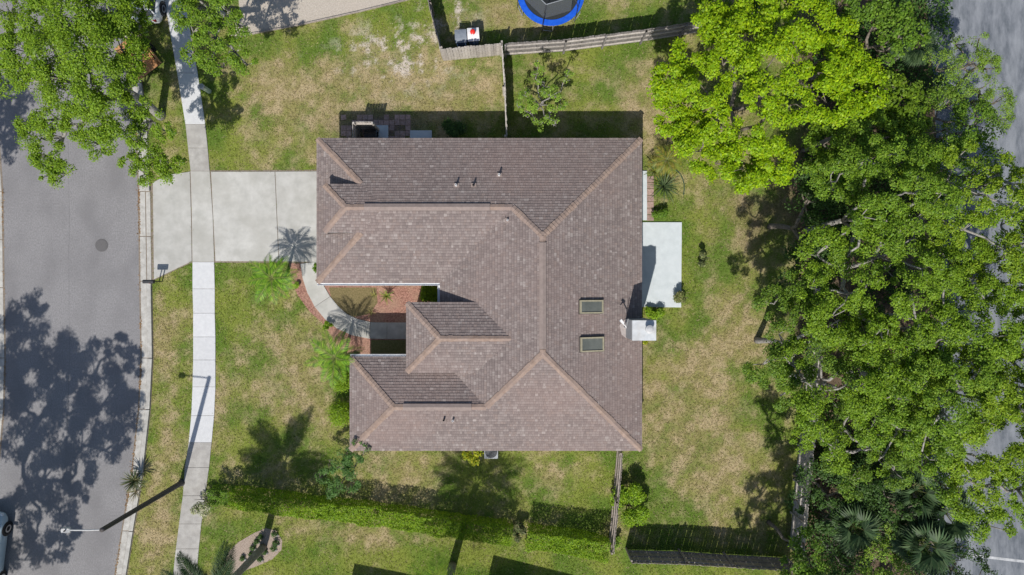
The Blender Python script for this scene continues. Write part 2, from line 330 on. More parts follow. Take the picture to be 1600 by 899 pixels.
def lawn_col(x, y):
    px = 800 + PXM * x; py = 450 - PXM * y
    n1 = fbm(x, y, 4.0, 3); n2 = fbm(x, y, 1.3, 9); n3 = fbm(x, y, 0.45, 21, 3)
    n4 = fbm(x, y, 0.22, 33, 2); D = 0.42 + (n1 - .5) * .7 + (n2 - .5) * .95 + (n3 - .5) * 1.0 + (n4 - .5) * .5
    for a, b, sx, sy, w in DRY: D = D + w * np.exp(-((px - a) / sx) ** 2 - ((py - b) / sy) ** 2)
    for a, b, sx, sy, w in GRN: D = D - w * np.exp(-((px - a) / sx) ** 2 - ((py - b) / sy) ** 2)
    d = sstep(0.06, 1.08, D)[:, None]
    g1 = np.array([.125, .20, .03]); g2 = np.array([.225, .265, .05]); t1 = np.array([.315, .275, .115]); t2 = np.array([.44, .355, .205])
    g = g1 + (g2 - g1) * sstep(.3, .7, n2)[:, None]; t = t1 + (t2 - t1) * sstep(.4, .7, n3)[:, None]
    c = g + (t - g) * d
    ns = fbm(x, y, 0.42, 40, 3) + 0.35 * (fbm(x, y, 1.6, 50) - .5)
    for a, b, sx, sy in ((615, 95, 85, 42), (700, 20, 40, 25), (640, 70, 60, 30)):
        s = np.exp(-((px - a) / sx) ** 2 - ((py - b) / sy) ** 2) * sstep(.58, .70, ns)
        c = c + (np.array([.60, .53, .45]) - c) * np.clip(s * 1.3, 0, 1)[:, None]
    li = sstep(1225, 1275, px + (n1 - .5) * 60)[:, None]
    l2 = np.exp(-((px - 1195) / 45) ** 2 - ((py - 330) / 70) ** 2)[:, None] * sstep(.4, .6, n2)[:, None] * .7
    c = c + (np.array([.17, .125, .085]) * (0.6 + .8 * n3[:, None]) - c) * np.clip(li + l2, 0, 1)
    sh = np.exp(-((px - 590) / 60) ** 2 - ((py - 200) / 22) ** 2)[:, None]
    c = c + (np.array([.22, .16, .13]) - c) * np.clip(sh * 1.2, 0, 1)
    return c

big = MB().sheet([(-400, -400), (400, -400), (400, 400), (-400, 400)], -0.03)
tag(big.build('ground', mat('far_grass', (0.10, 0.13, 0.04), (0.22, 0.20, 0.09), 0.5, 1.0)), kind='structure')
# lawn sheet with its own colours
gx = np.arange(-31.5, 31.5, 0.125); gy = np.arange(-19, 19, 0.125)
XX, YY = np.meshgrid(gx, gy); vx = XX.ravel(); vy = YY.ravel()
zz = (fbm(vx, vy, 2.2, 77, 3) - .5) * 0.012 - .006
nx, ny = len(gx), len(gy)
idx = np.arange(nx * ny).reshape(ny, nx)
quads = np.stack([idx[:-1, :-1], idx[:-1, 1:], idx[1:, 1:], idx[1:, :-1]], -1).reshape(-1, 4)
me = bpy.data.meshes.new('lawn'); me.vertices.add(nx * ny); me.vertices.foreach_set('co', np.stack([vx, vy, zz], 1).astype(np.float32).ravel())
me.loops.add(quads.size); me.loops.foreach_set('vertex_index', quads.ravel().astype(np.int32))
me.polygons.add(len(quads)); me.polygons.foreach_set('loop_start', np.arange(0, quads.size, 4, dtype=np.int32)); me.polygons.foreach_set('loop_total', np.full(len(quads), 4, np.int32))
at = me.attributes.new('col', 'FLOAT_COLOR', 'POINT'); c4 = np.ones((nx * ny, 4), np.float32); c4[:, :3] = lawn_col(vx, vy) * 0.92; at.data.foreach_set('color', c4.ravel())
me.materials.append(M_lawn); me.update(); tag(link('lawn', me), kind='structure')

# ------------------------------------------------------------------ street, kerbs, pavements
tag(MB().sheet(road_poly, 0.006).build('road', M_asphalt), kind='structure')
M_seam = mat('crack_sealer', (0.18, 0.176, 0.18), (0.24, 0.235, 0.24), 5, 0.9)
road = bpy.data.objects['road']
for line in ([(105, -20), (106, 120), (107, 250), (108, 400), (109, 560), (104, 700), (92, 820), (80, 910)],):
    mb_ = MB(); pts = []
    for a_, b_ in zip(line[:-1], line[1:]):
        for q in range(4): pts.append((a_[0] + (b_[0] - a_[0]) * q / 4 + random.uniform(-.9, .9), a_[1] + (b_[1] - a_[1]) * q / 4 + random.uniform(-.6, .6)))
    for a_, b_ in zip(pts[:-1], pts[1:]):
        A_ = Vector(V2(*a_)); B_ = Vector(V2(*b_)); n_ = (B_ - A_).normalized(); n_ = Vector((-n_.y, n_.x)) * random.uniform(.008, .016); mb_.sheet([tuple(A_ - n_), tuple(B_ - n_), tuple(B_ + n_), tuple(A_ + n_)], 0.010)
    mb_.build('crack_seal', M_seam, road)
tag(MB().sheet(P(LOT), 0.006).build('parking_lot', M_lot), kind='structure')
def strip(line, o0, o1):
    return [V2(x + o0, y) for x, y in line], [V2(x + o1, y) for x, y in line]
def resample(line, step):
    out = [line[0]]
    for a, b in zip(line[:-1], line[1:]):
        n = max(1, round(math.hypot(b[0] - a[0], b[1] - a[1]) / step))
        out += [(a[0] + (b[0] - a[0]) * i / n, a[1] + (b[1] - a[1]) * i / n) for i in range(1, n + 1)]
    return out
for line, sgn, nm in ((ROAD_R, 1, 'kerb'), (ROAD_L, -1, 'kerb')):
    kerb = empty(nm); kerb['kind'] = 'structure'
    L2 = resample(line, 84)
    for a, b in zip(L2[:-1], L2[1:]):
        g = 0.6
        a2 = (a[0] + (b[0] - a[0]) * .008, a[1] + g); b2 = (b[0] - (b[0] - a[0]) * .008, b[1] - g)
        MB().prism([V2(a2[0], a2[1]), V2(b2[0], b2[1]), V2(b2[0] + 9 * sgn, b2[1]), V2(a2[0] + 9 * sgn, a2[1])], -0.05, 0.025, 0.006).build('gutter_pan', M_curb, kerb)
        low = sgn > 0 and 285 < (a[1] + b[1]) / 2 < 440
        MB().prism([V2(a2[0] + 10.5 * sgn, a2[1]), V2(b2[0] + 10.5 * sgn, b2[1]), V2(b2[0] + 17 * sgn, b2[1]), V2(a2[0] + 17 * sgn, a2[1])], -0.05, 0.035 if low else 0.12, 0.012).build('kerb_stone', M_curb, kerb)
    m = MB(); A, B = strip(line, -2.5 * sgn, 18 * sgn)
    for i in range(len(A) - 1): m.sheet([A[i], A[i + 1], B[i + 1], B[i]], 0.012)
    m.build('joint_bed', M_joint, kerb)
def slab(poly, m, parent, name='slab', z=0.035, g=0.009):
    pts = [Vector(V2(*p)) for p in poly]; c = sum(pts, Vector((0, 0))) / len(pts)
    q = [p + (c - p).normalized() * g for p in pts]
    return MB().prism([tuple(p) for p in q], -0.03, z + random.uniform(-.004, .004), 0.008).build(name, m, parent)
sw = empty('sidewalk'); sw['kind'] = 'structure'
for i in range(len(SW_L) - 1):
    if SW_MAT[i] == 'd' and i == 6: continue
    if SW_MAT[i] == 'd': slab([SW_L[5], SW_L[6], SW_L[7], SW_R[7], SW_R[6], SW_R[5]], M_drive, sw); continue
    slab([SW_L[i], SW_R[i], SW_R[i + 1], SW_L[i + 1]], {'w': M_white_conc, 'o': M_old_conc}[SW_MAT[i]], sw)
m = MB()
for i in range(len(SW_L) - 1): m.sheet([V2(*SW_L[i]), V2(*SW_R[i]), V2(*SW_R[i + 1]), V2(*SW_L[i + 1])], 0.016)
m.build('joint_bed', M_joint, sw)
dv = empty('driveway'); dv['kind'] = 'structure'
for d in DRIVE: slab(d, M_drive, dv, 'slab', 0.036, 0.004)
MB().sheet(P([(236, 290), (300, 267), (541, 266), (541, 412), (300, 411), (238, 440)]), 0.011).build('joint_bed', M_joint, dv)
wk = empty('front_path'); wk['kind'] = 'structure'
def off(i, s):
    a = Vector(WALK_C[max(i - 1, 0)]); b = Vector(WALK_C[min(i + 1, len(WALK_C) - 1)]); d = (b - a).normalized()
    return tuple(Vector(WALK_C[i]) + Vector((-d.y, d.x)) * s * WALK_W[i] / 2)
for a, b in ((0, 3), (3, 7), (7, 8), (8, 9)):
    slab([off(i, 1) for i in range(a, b + 1)] + [off(i, -1) for i in range(b, a - 1, -1)], M_old_conc if a > 6 else M_drive, wk, 'slab', 0.05, 0.008)
for mp in MULCH: tag(MB().sheet(P(mp), 0.008).build('mulch_bed', M_mulch), 'red mulch bed round the front path and courtyard', kind='structure')
tag(MB().sheet(P(MULCH_GRASS), 0.013).build('dry_turf', mat('dry_turf', (0.14, 0.12, 0.05), (0.27, 0.21, 0.11), 14, 1.0, 0.6, 50)), kind='structure')
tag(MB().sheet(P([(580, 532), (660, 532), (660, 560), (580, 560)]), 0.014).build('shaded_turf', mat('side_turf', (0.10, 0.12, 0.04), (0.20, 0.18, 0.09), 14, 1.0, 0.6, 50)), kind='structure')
tag(MB().sheet(P(GRAVEL), 0.010).build('gravel_yard', M_gravel), kind='structure')
tag(MB().sheet(P(BED), 0.012).build('planting_bed', M_bed), kind='structure')
tag(MB().prism(P(PATIO), -0.03, 0.07, 0.01).build('patio_slab', M_patio), kind='structure')
# edging boards of the gravel yard
ed = empty('garden_edging', V(520, 30), 0, 'low dark edging boards between pale gravel yard and lawn', 'edging')
EL = resample([(358, 63), (400, 53), (470, 40), (560, 20), (633, 2), (700, -18)], 48)
for a, b in zip(EL[:-1], EL[1:]):
    A = V(*a); B = V(*b); d = B - A
    MB().box(((A.x + B.x) / 2 - ed.location.x, (A.y + B.y) / 2 - ed.location.y, 0.05), (d.length - .01, 0.05, 0.16), math.atan2(d.y, d.x)).build('board', M_fence2, ed)
# manhole, leaf-litter in the gutter, pavement line
mh = empty('manhole_cover', V(159, 384, 0.006), 0, 'round iron manhole cover set in the asphalt road', 'manhole')
MB().lathe((0, 0, 0), [(0.32, 0.002), (0.32, 0.010), (0.30, 0.012), (0.0, 0.012)], 28).build('lid', M_iron, mh)
MB().lathe((0, 0, 0), [(0.36, 0.0), (0.36, 0.006), (0.325, 0.007)], 28, caps=False).build('ring', M_iron, mh)
tag(MB().sheet(P([(1515, 866), (1700, 888), (1700, 892), (1515, 870)]), 0.010).build('painted_line', M_line), kind='structure')

# ------------------------------------------------------------------ the house
ZE = 2.6; SL = 0.4167
BL = {  # block: x0, x1, y0, y1, eave z, planes used
    'main': (-3.75, 6.75, -8.48, 7.76, ZE, 'WENS'),
    'garage': (-10.15, 1.5, 0.23, 7.76, ZE, 'WNS'),
    'wing': (-8.43, 1.5, -8.48, -3.59, ZE, 'WNS'),
    'entry': (-5.37, 0.3, -4.33, -0.75, 3.4, 'WNS'),
    'dormer': (-9.49, 0.0, 2.775, 5.215, ZE + SL * (7.76 - 5.215), 'WNS'),
}
def plane(b, s):                      # z = a x + b y + c
    x0, x1, y0, y1, z, _ = BL[b]
    return {'W': (SL, 0, z - SL * x0), 'E': (-SL, 0, z + SL * x1), 'S': (0, SL, z - SL * y0), 'N': (0, -SL, z + SL * y1)}[s]
def zp(p, x, y): return p[0] * x + p[1] * y + p[2]
def roof_z(x, y):
    z = 0
    for b, (x0, x1, y0, y1, e, pl) in BL.items():
        if x0 - 1e-6 <= x <= x1 + 1e-6 and y0 - 1e-6 <= y <= y1 + 1e-6: z = max(z, min(zp(plane(b, s), x, y) for s in pl))
    return z
def clip(poly, a, b, c):              # keep a x + b y + c >= 0
    out = []
    for i in range(len(poly)):
        p, q = poly[i], poly[(i + 1) % len(poly)]; fp = a * p[0] + b * p[1] + c; fq = a * q[0] + b * q[1] + c
        if fp >= 0: out.append(p)
        if (fp >= 0) != (fq >= 0):
            t = fp / (fp - fq); out.append((p[0] + (q[0] - p[0]) * t, p[1] + (q[1] - p[1]) * t))
    return out
def area(poly): return abs(sum(poly[i][0] * poly[(i + 1) % len(poly)][1] - poly[(i + 1) % len(poly)][0] * poly[i][1] for i in range(len(poly)))) / 2
order = list(BL)
faces = []
for bi, b in enumerate(order):
    x0, x1, y0, y1, e, pl = BL[b]
    for s in pl:
        p = plane(b, s); poly = [(x0, y0), (x1, y0), (x1, y1), (x0, y1)]
        for s2 in pl:
            if s2 != s:
                q = plane(b, s2); poly = clip(poly, q[0] - p[0], q[1] - p[1], q[2] - p[2] + 1e-9)
                if len(poly) < 3: break
        pieces = [poly] if len(poly) >= 3 else []
        for ci, c in enumerate(order):
            if c == b: continue
            X0, X1, Y0, Y1, E, PL = BL[c]; eps = -1e-6 if ci < bi else 1e-6
            hs = [(1, 0, -X0), (-1, 0, X1), (0, 1, -Y0), (0, -1, Y1)] + [(plane(c, k)[0] - p[0], plane(c, k)[1] - p[1], plane(c, k)[2] - p[2] - eps) for k in PL]
            new = []
            for pc in pieces:
                rest = pc
                for h in hs:          # part of rest outside h stays visible
                    o = clip(rest, -h[0], -h[1], -h[2]) if (abs(h[0]) + abs(h[1]) > 1e-9) else ([] if h[2] >= 0 else rest)
                    if len(o) >= 3 and area(o) > 1e-4: new.append(o)
                    rest = clip(rest, *h) if (abs(h[0]) + abs(h[1]) > 1e-9) else (rest if h[2] >= 0 else [])
                    if len(rest) < 3 or area(rest) < 1e-5: break
            pieces = new
        faces += [(b, s, pc) for pc in pieces]

house = empty('brown_roof_house', (0, 0, 0), 0, 'large single-storey house with brown shingle hip roof and attached garage', 'house')
deck = MB()
for b, s, pc in faces:
    p = plane(b, s); deck.add([(x, y, zp(p, x, y) - 0.004) for x, y in pc], [tuple(range(len(pc)))])
roof = deck.build('roof', M_deck, house)
# shingle tabs, each its own small wedge, coloured one by one
sv = []; sc_ = []
EXP = 0.15; cs = 1 / math.sqrt(1 + SL * SL)
PAL = np.array([[.215, .176, .165], [.245, .203, .190], [.195, .160, .151], [.265, .224, .209], [.240, .192, .175], [.32, .278, .26], [.205, .170, .160]]) * 1.10
PW = np.array([.29, .29, .10, .16, .11, .025, .025]); PW /= PW.sum()
rowoff = {}
for b, s, pc in faces:
    p = plane(b, s); x0, x1, y0, y1, e, pl = BL[b]
    fn = {'W': lambda x, y: (y, x - x0), 'E': lambda x, y: (y, x1 - x), 'S': lambda x, y: (x, y - y0), 'N': lambda x, y: (x, y1 - y)}[s]
    inv = {'W': lambda u, v: (x0 + v, u), 'E': lambda u, v: (x1 - v, u), 'S': lambda u, v: (u, y0 + v), 'N': lambda u, v: (u, y1 - v)}[s]
    uv = [fn(x, y) for x, y in pc]; vmin = min(q[1] for q in uv); vmax = max(q[1] for q in uv); ex = EXP * cs
    nrm = np.array([-p[0], -p[1], 1.0]); nrm /= np.linalg.norm(nrm)
    for k in range(int(vmin / ex), int(vmax / ex) + 1):
        band = clip(clip(uv, 0, 1, -k * ex), 0, -1, (k + 1) * ex)
        if len(band) < 3 or area(band) < 1e-5: continue
        um = min(q[0] for q in band); ux = max(q[0] for q in band)
        rs = random.Random((hash((b, s)) & 0, k, s, 5).__hash__() if False else k * 131 + ord(s) * 7)
        u = -30 + rs.random() * 0.3
        while u < ux:
            w = rs.choice((0.09, 0.12, 0.16, 0.2)); dz = rs.choice((0.013, 0.017, 0.022)); ci = rs.choices(range(7), PW)[0]; br = rs.uniform(.94, 1.06)
            if u + w > um:
                t = clip(clip(band, 1, 0, -u), -1, 0, u + w - 0.006)
                if len(t) >= 3 and area(t) > 2e-5:
                    top = []
                    for (a_, v_) in t:
                        X, Y = inv(a_, v_); f = 1 - (v_ - k * ex) / ex
                        top.append(np.array([X, Y, zp(p, X, Y)]) + nrm * (0.003 + dz * f))
                    col = PAL[ci] * br
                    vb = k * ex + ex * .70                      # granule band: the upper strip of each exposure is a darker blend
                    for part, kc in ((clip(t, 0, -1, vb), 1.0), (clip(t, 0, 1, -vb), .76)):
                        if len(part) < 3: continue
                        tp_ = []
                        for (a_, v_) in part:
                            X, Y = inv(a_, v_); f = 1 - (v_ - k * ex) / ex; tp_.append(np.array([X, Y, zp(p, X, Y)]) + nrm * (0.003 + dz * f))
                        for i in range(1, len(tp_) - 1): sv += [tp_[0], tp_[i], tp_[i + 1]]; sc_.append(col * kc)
                    lo = [i for i in range(len(t)) if abs(t[i][1] - k * ex) < 1e-6]
                    if len(lo) == 2:
                        A, B = top[lo[0]], top[lo[1]]; A2 = A - nrm * (dz + .003); B2 = B - nrm * (dz + .003)
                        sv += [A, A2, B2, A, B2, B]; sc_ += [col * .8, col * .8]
            u += w
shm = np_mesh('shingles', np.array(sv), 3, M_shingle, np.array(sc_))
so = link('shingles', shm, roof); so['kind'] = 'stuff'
# hip and ridge caps
def cap_line(x0, y0, x1, y1, name):
    a = Vector((x0, y0, roof_z(x0, y0))); b = Vector((x1, y1, roof_z(x1, y1)))
    d = b - a; L = d.length; n = max(2, int(L / 0.2)); mb = MB(); dn = d.normalized(); side = Vector((dn.y, -dn.x, 0)).normalized()
    drop = 0.042 if abs(d.z) > .05 else 0.062
    for i in range(n):
        p = a + d * (i / n); q = a + d * ((i + 1) / n); j = random.uniform(.135, .165)
        up = Vector((0, 0, 0.055)); u2 = Vector((0, 0, 0.03))
        mb.add([p + up, p + up + side * j - Vector((0, 0, drop)), p + up - side * j - Vector((0, 0, drop)), q + u2, q + u2 + side * j - Vector((0, 0, drop)), q + u2 - side * j - Vector((0, 0, drop)),
                p - Vector((0, 0, .02)) + side * j - Vector((0, 0, drop)), p - Vector((0, 0, .02)) - side * j - Vector((0, 0, drop))], [(0, 1, 4, 3), (0, 3, 5, 2), (0, 2, 7, 6, 1)])
    o = mb.build(name, M_cap, roof)
yr = (0.23 + 7.76) / 2; ys = (-8.48 - 3.59) / 2; ye = (-4.33 - .75) / 2
XR = 1.5; YN = 7.76 - 5.25; YS = -8.48 + 5.25; xg = XR - (yr - YN); xs = XR - (YS - ys); xe = -3.75 + (3.4 + SL * (ye + 4.33) - ZE) / SL
for c in ((6.72, 7.73, XR, YN), (6.72, -8.45, XR, YS), (xg, yr, XR, YN), (xs, ys, XR, YS), (-10.12, 7.73, -7.62, 5.23), (-10.12, .26, -7.62, 2.76), (-9.46, 5.185, -8.27, yr), (-9.46, 2.805, -8.27, yr),
          (-8.40, -3.62, -8.43 + (ys + 8.48), ys), (-8.40, -8.45, -8.43 + (ys + 8.48), ys), (-5.34, -.78, -5.37 + (ye + 4.33), ye), (-5.34, -4.30, -5.37 + (ye + 4.33), ye)):
    cap_line(*c, 'hip_cap')
for c in ((XR, YN, XR, YS), (-8.27, yr, xg, yr), (-8.43 + (ys + 8.48), ys, xs, ys), (-5.37 + (ye + 4.33), ye, xe, ye)): cap_line(*c, 'ridge_cap')
def ridge_vent(x0, y0, x1, y1):
    a = Vector((x0, y0, roof_z(x0, y0) + .035)); b = Vector((x1, y1, roof_z(x1, y1) + .035)); d = (b - a).normalized(); s = Vector((d.y, -d.x, 0)) * .17; mb = MB()
    vs = []
    for p in (a, b): vs += [p + Vector((0, 0, .055)), p + s + Vector((0, 0, -.005)), p + s - Vector((0, 0, .05)), p - s - Vector((0, 0, .05)), p - s + Vector((0, 0, -.005))]
    mb.add(vs, [(0, 1, 6, 5), (1, 2, 7, 6), (0, 5, 9, 4), (4, 9, 8, 3), (0, 4, 3, 2, 1), (5, 6, 7, 8, 9)]); mb.build('ridge_vent', M_vent, roof)
ridge_vent(-7.35, yr, -1.1, yr); ridge_vent(XR, 2.2, XR, -3.0); ridge_vent(-5.5, ys, -2.05, ys)
# fascia and gutters
OUT = [(-10.15, 7.76), (6.75, 7.76), (6.75, -8.48), (-8.43, -8.48), (-8.43, -3.59), (-3.75, -3.59), (-3.75, .23), (-10.15, .23)]
def fascia(a, b, z, inset=(0, 0), h=0.2, m=M_fascia, name='fascia', t=0.03, outw=0.0):
    d = Vector((b[0] - a[0], b[1] - a[1])); L = d.length; d.normalize(); nrm = Vector((d.y, -d.x)) * inset[0]
    c = (Vector(a) + Vector(b)) / 2 + Vector((-d.y, d.x)) * outw
    MB().box((c.x, c.y, z - h / 2 - .004), (L - .002, t, h), math.atan2(d.y, d.x)).build(name, m, roof)
for i in range(8):
    a = OUT[i]; b = OUT[(i + 1) % 8]; fascia(a, b, ZE, outw=-0.02 if True else 0)
for a, b in (((-5.37, -.75), (-1.9, -.75)), ((-5.37, -4.33), (-5.37, -.75)), ((-1.9, -4.33), (-5.37, -4.33))): fascia(a, b, 3.4, outw=-0.02, h=.22)
zd = BL['dormer'][4]
for a, b in (((-9.49, 5.215), (-7.7, 5.215)), ((-9.49, 2.775), (-9.49, 5.215)), ((-7.7, 2.775), (-9.49, 2.775))): fascia(a, b, zd, outw=-0.02, h=.18)
def gutter(a, b, z, sx, sy):
    mb = MB(); A = Vector((a[0], a[1], z)); B = Vector((b[0], b[1], z)); s = Vector((sx, sy, 0)) * .11; vs = []
    for p in (A, B): vs += [p + s * .1 + Vector((0, 0, -.01)), p + s * .1 - Vector((0, 0, .1)), p + s * .9 - Vector((0, 0, .1)), p + s + Vector((0, 0, -.01)), p + s * 1.12 + Vector((0, 0, -.01)), p + s - Vector((0, 0, .115)), p - Vector((0, 0, .115)), p + Vector((0, 0, -.01))]
    n = 8; mb.add(vs, [(i, (i + 1) % n, n + (i + 1) % n, n + i) for i in range(n)] + [tuple(range(n)), tuple(range(2 * n - 1, n - 1, -1))]); mb.build('gutter', M_gutter, roof)
gutter((-10.15, .23), (-3.75, .23), ZE, 0, -1); gutter((-3.75, .10), (-3.75, -3.4), ZE, -1, 0); gutter((-8.43, -3.59), (-5.45, -3.59), ZE, 0, 1)
# walls, soffit, gable ends
def inset_poly(poly, d):
    n = len(poly); out = []
    for i in range(n):
        p0 = Vector(poly[i - 1]); p1 = Vector(poly[i]); p2 = Vector(poly[(i + 1) % n]); a = (p1 - p0).normalized(); b = (p2 - p1).normalized()
        na = Vector((a.y, -a.x)); nb = Vector((b.y, -b.x)); out.append(tuple(p1 + (na + nb) * d))
    return out
INN = inset_poly(OUT, 0.5)
MB().prism(INN, 0, 2.40).build('wall', M_stucco, house)
MB().prism(inset_poly(OUT, 0.03), 2.405, 2.43).build('soffit', M_fascia, house)
MB().box((-3.5, -2.54, 2.91), (3.2, 3.1, .96)).build('entry_wall', M_stucco, house)
MB().box((-3.4, -2.54, 3.385), (3.8, 3.5, .02)).build('entry_soffit', M_fascia, house)
MB().box((-8.2, 3.995, 3.2), (2.2, 2.2, .9)).build('dormer_wall', M_stucco, house)
MB().box((-8.35, 3.995, zd - .02), (2.2, 2.36, .02)).build('dormer_soffit', M_fascia, house)
for y in (-.95, -4.13):
    if y > -1: MB().box((-5.15, y, 1.69), (.3, .3, 3.36)).build('porch_column', M_fascia, house)
gd = MB().box((-9.66, 4.0, 1.1), (.06, 4.9, 2.2)).build('garage_door', M_white, house)
for i in range(4):
    for j in range(8): MB().box((-9.70, 4.0 - 2.15 + j * .614, .3 + i * .54), (.02, .52, .42)).build('panel', M_fascia, gd)
fd = MB().box((-4.28, -2.5, 1.05), (.06, 1.0, 2.1)).build('front_door', mat('door_paint', (0.25, 0.08, 0.05), (0.3, 0.1, 0.06), 4, 0.4), house)
MB().box((-4.34, -2.15, 1.0), (.05, .05, .18)).build('handle', M_grey, fd)
def window(x, y, z, w, h, ax):
    d = (.05, w, h) if ax == 'x' else (w, .05, h); f = MB().box((x, y, z), d).build('window', M_fascia, house)
    k = (.03 if x > 0 else -.03) if ax == 'x' else 0; k2 = (.03 if y > 0 else -.03) if ax == 'y' else 0
    d2 = (.02, w - .16, h - .16) if ax == 'x' else (w - .16, .02, h - .16); MB().box((x + k, y + k2, z), d2).build('pane', M_glass, f)
for y in (4.5, -4.5, -6.8): window(6.26, y, 1.35, 1.5, 1.3, 'x')
for x in (-6, -2, 2, 5): window(x, 7.27, 1.4, 1.2, 1.2, 'y'); window(x - .6, -7.99, 1.4, 1.4, 1.2, 'y')
window(-7.94, -6.0, 1.3, 1.9, 1.4, 'x')
MB().box((6.28, 1.2, 1.05), (.05, 2.6, 2.1)).build('patio_door', M_glass, house)
# skylights
def on_east(px, py):
    z = 4.0
    for _ in range(8): x = (px - 800) * (H - z) / (H * PXM); z = ZE + SL * (6.75 - x)
    return V(px, py, z)
def skylight(px0, py0, px1, py1, lab):
    a = on_east(px0, py0); b = on_east(px1, py1); c = (a + b) / 2
    o = empty('skylight', c); o.parent = house; tag(o, lab); o.rotation_euler = (0, math.atan(SL), 0)
    w = (b.x - a.x) / cs; h = abs(b.y - a.y); F = .07
    MB().box((0, 0, .02), (w, h, .06)).build('flashing', M_dark, o)
    for x, y, dx, dy in ((-w / 2 + F / 2 + .02, 0, F, h - .05), (w / 2 - F / 2 - .02, 0, F, h - .05), (0, h / 2 - F / 2 - .025, w - .04 - 2 * F, F), (0, -h / 2 + F / 2 + .025, w - .04 - 2 * F, F)):
        MB().box((x, y, .10), (dx, dy, .13)).build('frame', M_sky_frame, o)
    MB().box((0, 0, .105), (w - 2 * F - .045, h - 2 * F - .055, .04)).build('pane', M_sky_glass, o)
    return o
def skyl(px0, py0, px1, py1, lab):
    o = skylight(px0, py0, px1, py1, lab)
skyl(904, 469, 941, 491, 'skylight nearer the patio'); skyl(905, 527, 942, 550, 'skylight nearer the rear lawn')
# vent pipes
def roof_pt(px, py):
    z = 3.8
    for _ in range(14): v = V(px, py, z); z = roof_z(v.x, v.y)
    return V(px, py, z)
for px, py, m, h, r in ((713, 291, M_white, .36, .055), (780, 275, M_white, .36, .055), (740, 291, M_pole, .34, .05), (793, 345, M_white, .2, .05), (708, 657, M_white, .30, .055), (694, 656, M_pole, .3, .05)):
    p = roof_pt(px, py); MB().lathe(p, [(r, -.1), (r, h), (r * .8, h + .005), (r * .78, h - .1), (0, h - .1)], 12).build('vent_pipe', m, roof)
    MB().box((p.x, p.y, p.z + .02), (.26, .26, .05)).build('pipe_boot', M_vent, roof)
# chimney
X0, X1, Y0, Y1, ZC = 5.86, 6.97, -2.55, -1.62, 4.9
ch = MB().box(((X0 + X1) / 2, (Y0 + Y1) / 2, ZC / 2), (X1 - X0, Y1 - Y0, ZC)).build('chimney', mat('grey_siding', (0.30, 0.31, 0.32), (0.36, 0.37, 0.38), 5, 0.85), house)
for i in range(14): MB().box(((X0 + X1) / 2, (Y0 + Y1) / 2, 2.2 + i * .19), (X1 - X0 + .03, Y1 - Y0 + .03, .16)).build('siding_board', bpy.data.materials['grey_siding'], ch)
MB().box(((X0 + X1) / 2, (Y0 + Y1) / 2, ZC + .035), (X1 - X0 + .05, Y1 - Y0 + .05, .07)).build('chimney_cap', mat('galvanised_cap', (0.52, 0.55, 0.57), (0.66, 0.68, 0.69), 3.5, 0.5, big=((0.42, 0.40, 0.37), 2.2, 0.5)), ch)
fx, fy = 6.62, -2.02
MB().lathe((fx, fy, ZC + .06), [(.16, 0), (.16, .30), (.21, .30), (.21, .37), (.11, .42), (0, .43)], 20).build('flue', M_grey2, ch)
# bent antenna mast beside the chimney and its pale flashing
mast = empty('antenna_mast', (5.75, -2.05, roof_z(5.75, -2.05)), 0, 'thin bent white antenna mast on roof beside the chimney', 'antenna')
MB().tube([(0, 0, -.05), (0, .02, .7), (-.06, .1, 1.0), (-.28, .3, 1.25)], .026, 8).build('mast', M_white, mast)
MB().tube([(-.28, .3, 1.25), (-.36, .36, 1.2), (-.38, .4, 1.05)], .03, 8).build('hook', M_white, mast)
MB().tube([(-.03, .06, .9), (.02, .5, 1.2)], .018, 6).build('arm', M_grey, mast)
MB().box((-.30, .36, 1.29), (.10, .24, .05), .6).build('bracket', M_white, mast)
fl = MB(); zr = lambda x, y: roof_z(x, y) + .045
pl_ = [(5.87, -1.60), (5.62, -1.75), (5.50, -1.95), (5.56, -2.15), (5.62, -2.42), (5.87, -2.60)]
fl.add([(x, y, zr(x, y)) for x, y in pl_] + [(x, y, zr(x, y) - .04) for x, y in pl_], [tuple(range(6)), tuple(range(11, 5, -1))] + [(i, i + 6, (i + 1) % 6 + 6, (i + 1) % 6) for i in range(6)])
fl.build('flashing', M_pink, ch)
